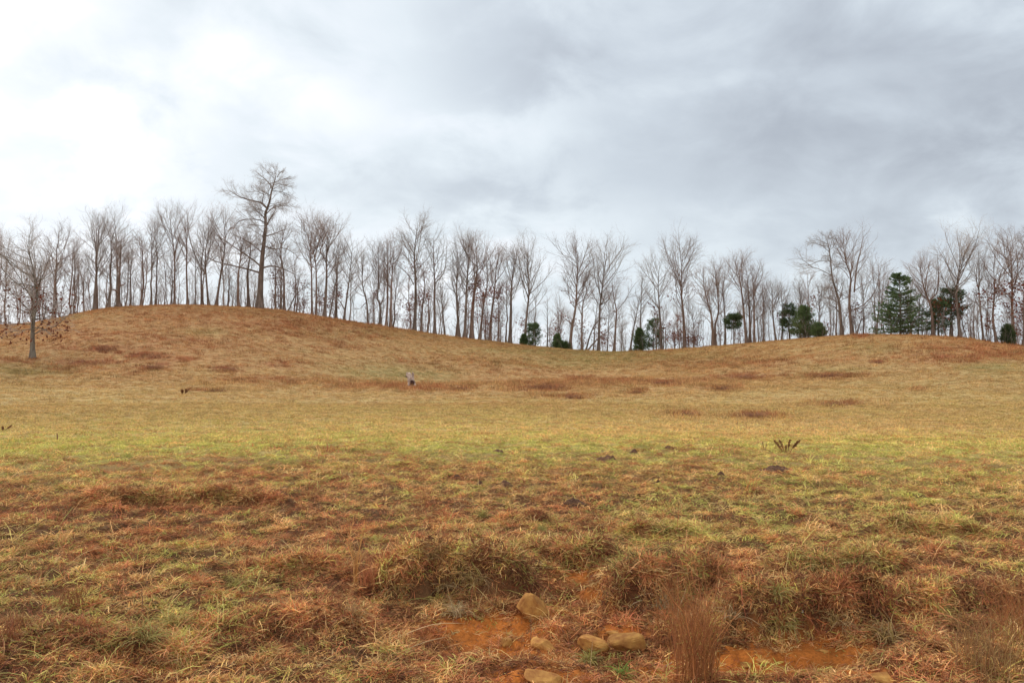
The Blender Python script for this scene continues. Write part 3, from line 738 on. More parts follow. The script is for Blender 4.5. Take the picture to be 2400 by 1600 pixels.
  dict(fn=R3, p=[(1140, 1318), (1155, 1000), (1162, 740), (1180, 500), (1170, 300)], w=9, st='fan', seed=42, limbs=[([(1160, 730), (1100, 650), (1050, 540), (1015, 430)], .5)], ll=.28, lab='round crowned tall tree rising left out of the rust leaved thicket', dens=1.15),
  dict(fn=R3, p=[(1210, 1328), (1215, 1100), (1235, 850), (1265, 600), (1250, 290)], w=12, st='fan', seed=43, leaves=900, mats=RED_M, lab='thick tree at the heart of the rust leaved thicket', ll=.28),
  dict(fn=R3, p=[(1285, 1335), (1310, 1130), (1330, 950), (1370, 700), (1350, 450)], w=7, st='slim', seed=44, leaves=650, mats=RED_M, lab='leaning rust leaved tree on the right of the thicket', ll=.26),
  dict(fn=R3, p=[(1350, 1340), (1345, 1100), (1330, 900)], w=4, st='thin', seed=45, leaves=160, mats=RED_M, lab='thin stem with few rust leaves between two leafy thicket trees'),
  dict(fn=R3, p=[(1390, 1345), (1410, 1050), (1440, 800), (1450, 600), (1485, 390)], w=8, st='fan', seed=46, leaves=420, mats=RED_M, limbs=[([(1425, 920), (1500, 800), (1530, 690)], .5)], lab='tall right leaning tree with rust leaves at half height', ll=.24),
  dict(fn=R3, p=[(1475, 1355), (1480, 1050), (1470, 900), (1490, 760)], w=5, st='thin', seed=47, leaves=150, mats=RED_M, lab='small rust leaved stem right of the right leaning tree'),
  dict(fn=R3, p=[(1590, 1370), (1600, 1050), (1605, 800), (1640, 420)], w=10, st='fan', seed=48, lab='dark dense bare tree left of the open fan crowned tree', ll=.24, dens=1.2),
  dict(fn=R3, p=[(1552, 1365), (1560, 1050), (1550, 650)], w=5, st='slim', seed=49, lab='slim stem tucked against the dark dense bare tree', off=6),
  dict(fn=R3, p=[(1735, 1385), (1750, 1150), (1772, 930), (1780, 780), (1770, 560), (1765, 390)], w=8, st='fan', seed=50, limbs=[([(1772, 900), (1730, 750), (1690, 640), (1680, 480)], .6), ([(1778, 880), (1830, 720), (1880, 560), (1900, 430)], .6), ([(1772, 1060), (1850, 980), (1930, 860), (1990, 740)], .4)], lab='open fan crowned tree standing behind the tiny left pine', ll=.3, dens=1.2),
  dict(fn=R3, p=[(1840, 1395), (1842, 1100), (1860, 850)], w=4, st='thin', seed=51, lab='thin stem rising through the tiny left pine'),
  dict(fn=R3, p=[(1960, 1405), (1965, 1200), (1960, 900)], w=4, st='thin', seed=52, lab='thin straight stem between the two tiny pines', off=6),
  # region 4
  dict(fn=R4, p=[(222, 1208), (245, 980), (280, 790), (290, 600), (310, 190)], w=9, st='fan', seed=53, mats=RED_M, leaves=160, limbs=[([(240, 950), (180, 900), (110, 850)], .4), ([(285, 760), (380, 680), (430, 600)], .5), ([(284, 720), (220, 640), (120, 570)], .4)], lab='broad crowned reddish trunk beside the dip with a few rust leaves', ll=.34, dens=1.3),
  dict(fn=R4, p=[(340, 1215), (338, 950), (345, 760), (380, 640), (400, 420)], w=6, st='slim', seed=54, mats=RED_M, lab='upright tree sharing the crown of the broad crowned dip tree', ll=.24),
  dict(fn=R4, p=[(375, 1220), (430, 1050), (495, 940), (620, 880)], w=5, st='thin', seed=55, lab='upper of two slanting stems leaning right in the dip', t0=.6),
  dict(fn=R4, p=[(388, 1226), (460, 1140), (560, 1060), (650, 980)], w=5, st='thin', seed=56, lab='lower of two slanting stems leaning right in the dip', t0=.6),
  dict(fn=R4, p=[(447, 1226), (465, 1000), (480, 800), (500, 600)], w=4, st='slim', seed=57, lab='thin tree crossed by the slanting stems in the dip', off=5),
  dict(fn=R4, p=[(496, 1226), (505, 950), (515, 750), (535, 560), (570, 240)], w=8, st='fan', seed=58, limbs=[([(515, 780), (440, 640), (400, 480)], .5), ([(518, 760), (600, 700), (660, 640)], .4)], lab='egg crowned tall tree right of the slanting stems', ll=.34, dens=1.25),
  dict(fn=R4, p=[(645, 1228), (660, 950), (668, 810), (640, 640), (625, 480)], w=7, st='wide', seed=59, mats=RED_M, limbs=[([(668, 820), (740, 720), (800, 600), (850, 520)], .55), ([(655, 680), (690, 560), (780, 430)], .5)], lab='V forked tree on the saddle right of the egg crowned tree', ll=.26),
  dict(fn=R4, p=[(795, 1224), (830, 1020), (860, 850), (890, 640)], w=6, st='slim', seed=60, lab='stem leaning right into the low evergreens on the saddle'),
  dict(fn=R4, p=[(900, 1222), (900, 950), (905, 700), (920, 430)], w=6, st='slim', seed=61, lab='straight tree standing in the low evergreens on the saddle', off=6),
  dict(fn=R4, p=[(1098, 1216), (1085, 950), (1070, 780), (1065, 560), (1080, 300)], w=7, st='fan', seed=62, limbs=[([(1070, 800), (1030, 740), (1010, 560), (960, 370)], .5), ([(1066, 570), (1120, 480), (1150, 330)], .6)], lab='tall forked tree just right of the low saddle evergreens', ll=.26),
  dict(fn=R4, p=[(1316, 1210), (1300, 850), (1285, 600), (1292, 190)], w=9, st='fan', seed=63, mats=RED_M, lab='tall straight leader with spear shaped crown on the saddle', ll=.32, dens=1.4, leaves=140, t0=.36),
  dict(fn=R4, p=[(1220, 1213), (1225, 1080), (1210, 950)], w=4, st='wide', seed=64, leaves=420, mats=RED_M, lab='low rust leaved beech left of the spear crowned tree', ll=.5, t0=.2),
  dict(fn=R4, p=[(1400, 1207), (1405, 1100), (1390, 1000)], w=4, st='wide', seed=65, leaves=260, mats=RED_M, lab='low rust leaved beech right of the spear crowned tree', ll=.5, t0=.2),
  dict(fn=R4, p=[(1592, 1192), (1570, 950), (1555, 830), (1510, 600), (1480, 400)], w=7, st='fan', seed=66, mats=RED_M, limbs=[([(1570, 950), (1500, 880), (1420, 850)], .4)], lab='left leaning tree of the crossed pair before the right hill', ll=.26),
  dict(fn=R4, p=[(1612, 1190), (1605, 950), (1640, 820), (1600, 350)], w=7, st='fan', seed=67, mats=RED_M, lab='upright tree of the crossed pair before the right hill', ll=.24, dens=1.15),
  dict(fn=R4, p=[(1700, 1180), (1700, 900), (1690, 600), (1700, 380)], w=6, st='slim', seed=68, lab='bare tree just left of the flat topped pine', off=5, ll=.26),
  dict(fn=R4, p=[(1905, 1162), (1880, 900), (1855, 650), (1840, 430), (1870, 300)], w=8, st='fan', seed=69, mats=RED_M, limbs=[([(1880, 900), (1820, 820), (1780, 740)], .4)], lab='left leaning tree, left of three parallel trunks past the flat topped pine', ll=.26, dens=1.15),
  dict(fn=R4, p=[(1940, 1160), (1925, 800), (1910, 500), (1900, 360)], w=7, st='slim', seed=70, mats=RED_M, lab='middle of three parallel trunks past the flat topped pine'),
  dict(fn=R4, p=[(1978, 1156), (1968, 800), (1955, 600), (1950, 400)], w=7, st='fan', seed=71, mats=RED_M, limbs=[([(1975, 930), (2050, 850), (2130, 790)], .4)], lab='right of three parallel trunks past the flat topped pine', ll=.26),
  dict(fn=R4, p=[(2070, 1148), (2075, 900), (2070, 590)], w=5, st='fan', seed=72, mats=RED_M, lab='short bushy crowned tree right of the three parallel trunks', dens=1.2),
  dict(fn=R4, p=[(2185, 1140), (2165, 920), (2150, 780), (2160, 560)], w=6, st='fan', seed=73, lab='short bent tree between bushy crowns left of the round cedar', ll=.3, dens=1.2),
  # region 5
  dict(fn=R5, p=[(50, 1210), (55, 900), (50, 650)], w=5, st='slim', seed=74, lab='low thin tree at the left edge of the round cedar', off=5, ll=.28),
  dict(fn=R5, p=[(225, 1190), (230, 850), (210, 580)], w=5, st='slim', seed=75, lab='narrow crowned tree rising behind the round cedar', off=8, dens=1.2),
  dict(fn=R5, p=[(400, 1175), (410, 900), (390, 630)], w=5, st='wide', seed=76, lab='bushy bare tree right behind the round cedar', off=8, dens=1.2),
  dict(fn=R5, p=[(622, 1162), (598, 920), (580, 800), (530, 620), (515, 440), (490, 300), (440, 180)], w=9, st='oak', seed=77, off=1, ll=.17, dens=1.1,
       limbs=[([(520, 590), (430, 530), (360, 500), (290, 430), (215, 385)], .55), ([(510, 450), (430, 445), (330, 485), (205, 490)], .45), ([(585, 850), (520, 820), (430, 805)], .4), ([(592, 935), (540, 890), (480, 885)], .4), ([(480, 290), (440, 260), (380, 230), (340, 250)], .6), ([(560, 700), (620, 760), (700, 800)], .4), ([(585, 860), (630, 760), (670, 640)], .5), ([(440, 310), (370, 280), (300, 270)], .4), ([(500, 360), (540, 240), (550, 190)], .5)],
       lab='tall crooked bare tree with long limbs reaching left on the right hill'),
  dict(fn=R5, p=[(722, 1152), (712, 900), (705, 720), (690, 560), (650, 400), (638, 130)], w=9, st='fan', seed=78, off=1, ll=.17, mats=RED_M, dens=1.2, limbs=[([(692, 580), (660, 500), (600, 440), (540, 380)], .4), ([(738, 720), (745, 500), (770, 320), (795, 130)], .85), ([(740, 900), (830, 840), (900, 750), (935, 640), (965, 400)], .5), ([(745, 700), (830, 650), (930, 600), (1045, 480)], .4), ([(735, 890), (830, 885), (930, 880)], .35), ([(742, 560), (820, 430), (880, 310)], .4), ([(700, 640), (705, 450), (725, 110)], .5)],
       lab='twin topped tall tree with arched right limb on the right hill', t0=.5),
  dict(fn=R5, p=[(760, 1150), (800, 1020), (900, 920)], w=4, st='wide', seed=79, lab='low twiggy bush tree at the foot of the twin topped tree', ll=.4, t0=.15, off=4),
  dict(fn=R5, p=[(1488, 1142), (1465, 900), (1455, 760), (1400, 640), (1380, 400)], w=9, st='fan', seed=80, limbs=[([(1458, 800), (1510, 740), (1520, 600), (1500, 300)], .7)], lab='dark forked tree right of the great fir', ll=.28, dens=1.2, mats=RED_M),
  dict(fn=R5, p=[(1612, 1148), (1590, 1050), (1600, 900)], w=4, st='thin', seed=81, lab='short thin stem beneath the tall pine right of the great fir'),
  dict(fn=R5, p=[(1655, 1150), (1650, 900), (1640, 600)], w=4, st='slim', seed=82, lab='slender stem right under the tall pine crown', off=5, ll=.28),
  dict(fn=R5, p=[(1745, 1160), (1742, 850), (1730, 650), (1750, 230)], w=9, st='fan', seed=83, limbs=[([(1760, 880), (1830, 850), (1910, 820)], .4), ([(1745, 960), (1830, 935), (1920, 900)], .35)], lab='round crowned tree right of the tall pine', ll=.36, dens=1.35, t0=.38),
  dict(fn=R5, p=[(1850, 1175), (1835, 1050), (1840, 900)], w=4, st='thin', seed=84, lab='thin stem right of the round crowned tree', mats=RED_M),
  dict(fn=R5, p=[(1968, 1195), (1945, 1050), (1905, 930), (1925, 700), (1930, 350)], w=6, st='fan', seed=85, lab='kinked trunk near the right edge', ll=.28, dens=1.15),
  dict(fn=R5, p=[(2093, 1215), (2080, 980), (2065, 700), (2060, 380)], w=8, st='fan', seed=86, mats=RED_M, lab='straight reddish trunk near the right edge', ll=.28, dens=1.2),
  dict(fn=R5, p=[(2260, 1235), (2250, 900), (2235, 600), (2210, 190)], w=10, st='fan', seed=87, mats=RED_M, leaves=450, lab='tall dense tree with rust leaves near the right edge', ll=.3, dens=1.3),
  dict(fn=R5, p=[(2350, 1255), (2345, 900), (2340, 110)], w=11, st='wide', seed=88, mats=RED_M, leaves=1100, lab='tallest rust leaved tree cut by the right edge', ll=.28, dens=1.3, t0=.2),
]
ROOTS = {}
for d in trees:
    fn = d['fn']
    p = [fn(*q) for q in d['p']]
    kv = .90 if d['seed'] == 1 else (.93 if d['st'] in ('fan', 'slim', 'wide') else 1.0)
    p = [(a_, p[0][1] + (b_ - p[0][1]) * kv) for a_, b_ in p]
    vb = p[0][1]; fn = (lambda X, Y, f=fn, vb=vb, kv=kv: (f(X, Y)[0], vb + (f(X, Y)[1] - vb) * kv))
    lm = []
    for L in d.get('limbs', ()):
        fr = .55
        if isinstance(L, tuple): L, fr = L
        lm.append(([fn(*q) for q in L], fr))
    kw = {k: d[k] for k in ('dens', 'll', 't0', 'leaves', 'mats', 'off', 'y') if k in d}
    e = put_tree(d.get('name', BT), d['lab'], d.get('cat', 'tree'), p, d['w'], d['st'], group=None if d.get('name') == 'oak_tree' else G1, limbs=lm, seed=d['seed'], **kw)
    ROOTS[d['seed']] = e

# saplings and brush stems that fill the belt behind the ridge
def sapling(seed, hgt, leaves=0):
    rg = np.random.default_rng(seed)
    path = [[0, 0, 0], [rg.normal() * .25, rg.normal() * .25, hgt * .5], [rg.normal() * .5, rg.normal() * .5, hgt]]
    return tree_meshes(seed, path, .016 + .005 * hgt, 'thin', leaves=leaves, dens=1.0, ll=.26, t0=.12, leaf_low=False)
protos = []
for k in range(8):
    tr, cr, lf = sapling(900 + k, [5.0, 6.5, 7.5, 9.0, 5.5, 9.5, 4.0, 8.0][k], leaves=(160 if k in (4, 6) else 0))
    protos.append((tr, cr, lf))
LM = [(-70, "the photo's left edge"), (120, 'the lone slope tree'), (280, 'the knobbly stub trunk'), (360, 'the close parallel pair'), (484, 'the low forked tree'), (608, 'the great oak'), (736, 'the brush shaped pair'),
      (806, 'the bent base forking tree'), (905, 'the three stem cluster'), (975, 'the tallest middle slope tree'), (1100, 'the rust leaved thicket'), (1230, 'the open fan crowned tree'), (1335, 'the broad dip tree'),
      (1440, 'the V forked saddle tree'), (1550, 'the low saddle evergreens'), (1604, 'the spear crowned tree'), (1716, 'the flat topped pine'), (1765, 'the three parallel trunks'), (1887, 'the rounded cedar'), (1999, 'the twin topped tree'),
      (2111, 'the great fir'), (2249, 'the round crowned tree'), (2335, 'the straight reddish trunk'), (2470, "the photo's right edge")]
sections = []
for i in range(len(LM) - 1):
    ua, ub = LM[i][0], LM[i + 1][0]
    sections.append((ua, ub, max(4, int((ub - ua) * .118)), 'thin bare saplings between %s and %s' % (LM[i][1], LM[i + 1][1])))
rs = np.random.default_rng(77)
for (ua, ub, n, lab) in sections:
    for k in range(n):
        u = rs.uniform(ua, ub)
        x, y = crest(u, rs.uniform(0.5, 16) if k % 3 else rs.uniform(10, 34))
        z = float(H(x, y)) - .08
        i = int(rs.integers(0, 8)) if ua > 600 else int(rs.choice([0, 1, 2, 3, 5, 7]))
        e = empty('sapling', (x, y, z), lab, 'sapling', lab)
        e.rotation_euler = (rs.normal() * .04, rs.normal() * .04, rs.uniform(0, 6.28))
        s = rs.uniform(.75, 1.25); e.scale = (s, s, s * rs.uniform(.9, 1.15))
        a, b, c = protos[i]
        link('trunk', a, M_bark_red if i % 2 else M_bark, e); link('crown', b[0], M_twig_red if i % 2 else M_twig, e); tag(link('branches', b[1], M_bark_red if i % 2 else M_bark, e), kind='stuff')
        if c: link('leaves', c, M_leaf_red, e)
# second row of grown trees, seen between and behind the first
back = []
for k in range(9):
    rg = np.random.default_rng(1300 + k); h = [11, 12, 13, 10, 12.5, 11.5, 9.5, 13.5, 12][k]
    back.append((h, tree_meshes(1300 + k, [[0, 0, 0], [rg.normal() * .4, rg.normal() * .4, h * .5], [rg.normal() * .6, rg.normal() * .6, h]], .15, ['fan', 'slim', 'fan'][k % 3], dens=1.0)))
for i in range(len(LM) - 1):
    ua, ub = LM[i][0], LM[i + 1][0]
    lab = 'slender bare trees set back between %s and %s' % (LM[i][1], LM[i + 1][1])
    n = max(2, int((ub - ua) * (.020 if ua > 300 and ub < 1900 else .034)))
    for k in range(n):
        u = ua + (ub - ua) * (k + rs.uniform(.1, .9)) / n
        x, y = crest(u, rs.uniform(6, 26)); z = float(H(x, y)) - .1
        h, (a, b, c) = back[int(rs.integers(0, 9))]
        e = empty(BT, (x, y, z), lab, 'tree', lab); e.rotation_euler = (rs.normal() * .02, rs.normal() * .02, rs.uniform(0, 6.28))
        s_ = rs.uniform(.78, 1.08) * (1.0 if u < 1100 else (.84 if u < 1640 else .76)); e.scale = (s_, s_, s_ * rs.uniform(.95, 1.1))
        m_ = RED_M if k % 2 else (M_bark, M_twig)
        link('trunk', a, m_[0], e); link('crown', b[0], m_[1], e); tag(link('branches', b[1], m_[0], e), kind='stuff')
# low brush along the foot of the trees: nobody could count it
def brush():
    g = Geo(); n = 1500
    u = rs.uniform(-150, 2560, n)
    P = []; 
    for k in range(n):
        x, y = crest(u[k], rs.uniform(-.3, 9)); P.append((x, y, float(smooth_h(x, y)) - .1))
    P = np.array(P)
    h = rs.uniform(.8, 3.4, n) * np.where(rs.random(n) < .2, 1.5, 1)
    K = 5
    d = norm(np.stack([rs.normal(size=n) * .25, rs.normal(size=n) * .25, np.ones(n)], -1))
    out = np.empty((n, K, 3)); out[:, 0] = P
    for k in range(1, K):
        out[:, k] = out[:, k - 1] + d * (h / (K - 1))[:, None]; d = norm(d + rs.normal(size=(n, 3)) * .12)
    r = (0.007 + .0035 * h)[:, None] * np.linspace(1, .4, K)
    g.tubes(out, r, 3)
    P2, R2_ = grow(rs, out, r, 6, .2, 1, (20, 60), lambda t, pl, m: pl * rs.uniform(.25, .55, m), .15, 3, .15, lambda L: L * 0 + .010)
    g.tubes(P2, R2_, 3)
    o = link('brush', g.mesh('brush'), M_twig_red)
    tag(o, 'tangle of low bare brush along the foot of the ridge trees', 'brush', kind='stuff')
brush()

# ------------------------------------------------------------------ evergreens
def conifer(u, v_base, v_top, w_px, kind, label, off=1.5, seed=0, crown_from=0.05, lean=0.0, name=None, cat=None, group='evergreens on the ridge'):
    rg = np.random.default_rng(seed + 3000)
    x, y = crest(u, off); z = float(H(x, y)) - .1
    h = CAMZ + float(px_ray(u, v_top)[1]) * y - z
    hw = 0.5 * w_px / F * y
    tp = resample([[0, 0, 0], [lean * .4, 0, h * .5], [lean, 0, h]], 8)
    tr = (0.012 * h + .07) * (np.linspace(1, .08, 8))
    g = Geo(); g.tubes(tp[None], tr[None], 8)
    c = Geo()
    if kind == 'fir': nb, spray = 210, 46
    elif kind == 'cedar': nb, spray = 170, 30
    else: nb, spray = 60, 60
    t = crown_from + (1 - crown_from) * rg.uniform(0, .985, nb) ** (1.0 if kind != 'pine' else .8)
    if kind == 'fir': t = crown_from + (1 - crown_from) * (np.floor(rg.uniform(0, 1, nb) ** 1.15 * 17) + rg.uniform(0, .75, nb)) / 17.8
    az = rg.uniform(0, 2 * math.pi, nb)
    q = (t - crown_from) / (1 - crown_from)
    if kind == 'fir': L = hw * (1 - q) ** .75 * rg.uniform(.6, 1.2, nb) + .2; droop = -.02
    elif kind == 'cedar': L = hw * (1 - q ** 1.8) ** .75 * rg.uniform(.55, 1.15, nb) + .1; droop = .35
    else: L = hw * np.sin(math.pi * np.clip(.25 + q * .62, 0, 1)) * rg.uniform(.5, 1.15, nb) + .2; droop = .12
    K = 6
    pi = np.stack([np.interp(t, np.linspace(0, 1, 8), tp[:, k]) for k in range(3)], -1)
    d = norm(np.stack([np.cos(az), np.sin(az), np.full(nb, droop) + rg.normal(size=nb) * .12 + q * .35], -1))
    P = np.empty((nb, K, 3)); P[:, 0] = pi
    for k in range(1, K):
        P[:, k] = P[:, k - 1] + d * (L / (K - 1))[:, None]
        d = norm(d + np.array([0, 0, .06]) + rg.normal(size=(nb, 3)) * .06)
    R = (.010 * L + .012)[:, None] * np.linspace(1, .3, K)
    g.tubes(P, R, 4)
    # needle sprays along the boughs
    m = nb * spray
    bi = np.repeat(np.arange(nb), spray)
    s = rg.uniform(.12 if kind != 'pine' else .45, 1.04, m) ** .8
    f = np.clip(s, 0, 1) * (K - 1); i = np.minimum(f.astype(int), K - 2); w = (f - i)[:, None]
    p = P[bi, i] * (1 - w) + P[bi, i + 1] * w
    T = norm(P[bi, -1] - P[bi, 0])
    side = norm(np.cross(T, [0, 0, 1.0]))
    spread = (.42 * L[bi] * (1.05 - s))[:, None] * rg.uniform(-1, 1, (m, 1))
    p = p + side * spread + rg.normal(size=(m, 3)) * np.array([.07, .07, .06 if kind != 'cedar' else .14])
    if kind == 'pine': p = p + rg.normal(size=(m, 3)) * np.array([.16, .16, .12])
    dd = norm(T + side * rg.uniform(-.9, .9, (m, 1)) + rg.normal(size=(m, 3)) * (.25 if kind != 'pine' else .7) + np.array([0, 0, .5 if kind == 'cedar' else .05]))
    nn = norm(np.cross(dd, rg.normal(size=(m, 3))))
    ln = (rg.uniform(.16, .34, m) * (1.0 if kind != 'cedar' else .9))[:, None]; wd = ln * rg.uniform(.14, .26, (m, 1))
    V = np.stack([p, p + dd * ln * .5 + nn * wd, p + dd * ln, p + dd * ln * .5 - nn * wd], 1).reshape(-1, 3)
    c.add(V, np.arange(m * 4).reshape(-1, 4))
    e = empty(name or {'fir': 'fir_tree', 'cedar': 'cedar_tree', 'pine': 'pine_tree'}[kind], (x, y, z), label, cat or {'fir': 'fir tree', 'cedar': 'cedar tree', 'pine': 'pine tree'}[kind], group)
    link('trunk', g.mesh('trunk', True), M_bark, e)
    link('crown', c.mesh('crown'), M_cedar if kind == 'cedar' else M_pine, e)
    return e
conifer(2111, 781, 638, 132, 'fir', 'great dark layered fir on top of the right hill', seed=1, off=1.0)
conifer(1884, 793, 722, 78, 'cedar', 'rounded bushy green cedar left of the two tall crooked trees', seed=2, crown_from=.02)
conifer(1918, 791, 762, 40, 'cedar', 'small green bush cedar against the right side of the rounded cedar', seed=3, crown_from=.02)
conifer(2232, 785, 684, 70, 'pine', 'tall pine with its crown held high behind the dark forked tree', seed=4, off=5, crown_from=.35)
conifer(2200, 783, 712, 50, 'pine', 'slimmer yellow green pine between the great fir and the tall pine', seed=5, off=3, crown_from=.15)
conifer(1720, 806, 741, 46, 'pine', 'flat topped dark pine with bare trunk left of the three parallel trunks', seed=6, crown_from=.55)
conifer(1498, 821, 772, 40, 'cedar', 'left low green cedar on the saddle', seed=7, crown_from=.02)
conifer(1531, 821, 752, 44, 'pine', 'right looser low evergreen on the saddle', seed=8, crown_from=.05, off=4)
conifer(1250, 811, 763, 34, 'pine', 'tiny dark pine under the open fan crowned tree', seed=9, crown_from=.05)
conifer(1228, 809, 787, 18, 'cedar', 'dwarf evergreen bush touching the tiny dark pine', seed=12, crown_from=.02)
conifer(1306, 817, 787, 26, 'cedar', 'tiny dark evergreen beside the broad crowned dip tree', seed=10, crown_from=.02)
conifer(1322, 818, 806, 30, 'cedar', 'lowest dark evergreen shrub at the foot of the broad crowned tree', seed=14, crown_from=.02)
conifer(2362, 806, 766, 34, 'cedar', 'dark evergreen bush low at the right edge', seed=11, crown_from=.02)
conifer(1850, 797, 716, 34, 'pine', 'sparse young pine at the left side of the rounded cedar', seed=13, crown_from=.2, off=6)

# ------------------------------------------------------------------ grass
def blade_cluster(seed, n, ln, spread, lean, width, curl, K=5, droop=1.0, base_r=None):
    """a tuft of curved tapering blades"""
    rg = np.random.default_rng(seed)
    az = rg.uniform(0, 2 * math.pi, n); L = rg.uniform(ln[0], ln[1], n)
    br = (base_r if base_r is not None else spread) * np.sqrt(rg.random(n)); ba = rg.uniform(0, 2 * math.pi, n)
    p = np.stack([br * np.cos(ba), br * np.sin(ba), np.full(n, -.01)], -1)
    th = rg.uniform(lean[0], lean[1], n)
    d = np.stack([np.sin(th) * np.cos(az), np.sin(th) * np.sin(az), np.cos(th)], -1)
    hz = np.stack([np.cos(az), np.sin(az), np.zeros(n)], -1)
    side = np.stack([-np.sin(az), np.cos(az), np.zeros(n)], -1)
    tw = rg.normal(size=(n, 1)) * .7; 
    P = np.empty((n, K, 3)); P[:, 0] = p
    for k in range(1, K):
        P[:, k] = P[:, k - 1] + d * (L / (K - 1))[:, None]
        d = norm(d + np.array([0, 0, -curl]) * droop * rg.uniform(.4, 1.5, (n, 1)) + hz * .12 + side * rg.normal(size=(n, 1)) * .22)
    wv = norm(side + tw * np.array([0, 0, 1.0]))
    w = (width * rg.uniform(.6, 1.3, n))[:, None] * np.array([.8, 1.0, .85, .55, .0])[:K] if K == 5 else (width * rg.uniform(.6, 1.3, n))[:, None] * np.linspace(1, .15, K)
    V = np.stack([P - wv[:, None] * w[:, :, None] * .5, P + wv[:, None] * w[:, :, None] * .5], 2)
    b = (np.arange(n) * K * 2)[:, None]; i = np.arange(K - 1)[None, :]
    q = np.stack([b + i * 2, b + i * 2 + 1, b + i * 2 + 3, b + i * 2 + 2], -1).reshape(-1, 4)
    sh = rg.uniform(.62, 1.35, n)[:, None] * np.ones((1, K))
    tint = np.stack([sh * rg.uniform(.92, 1.08, (n, 1)), sh, sh * rg.uniform(.8, 1.15, (n, 1))], -1)
    tint = np.repeat(tint[:, :, None, :], 2, 2).reshape(-1, 3)
    return V.reshape(-1, 3), q, tint

grass_col = bpy.data.collections.new('grass tufts')
def proto(name, *a, **k):
    v, q, t = blade_cluster(*a, **k)
    me = mesh_from(name, v, q); vcol(me, 'shade', t); me.materials.append(M_grass)
    o = bpy.data.objects.new(name, me); grass_col.objects.link(o); return o
# names sort in order: variants 0..
for k in range(4): proto('t0%d' % k, 10 + k, 34, (.035, .10), .09, (.7, 1.5), .0052, .16)        # 0-3 low mat
for k in range(3): proto('t1%d' % k, 20 + k, 40, (.07, .17), .06, (.3, 1.3), .0050, .5)       # 4-6 tussock
for k in range(2): proto('t2%d' % k, 30 + k, 9, (.14, .34), .06, (.3, 1.35), .0036, .3)         # 7-8 long straggling stalks
for k in range(3): proto('t3%d' % k, 40 + k, 26, (.04, .12), .17, (.3, 1.3), .013, .3, K=4)     # 9-11 distant sward
for k in range(2): proto('t4%d' % k, 50 + k, 30, (.10, .24), .30, (.1, 1.0), .022, .3, K=4)     # 12-13 distant weeds

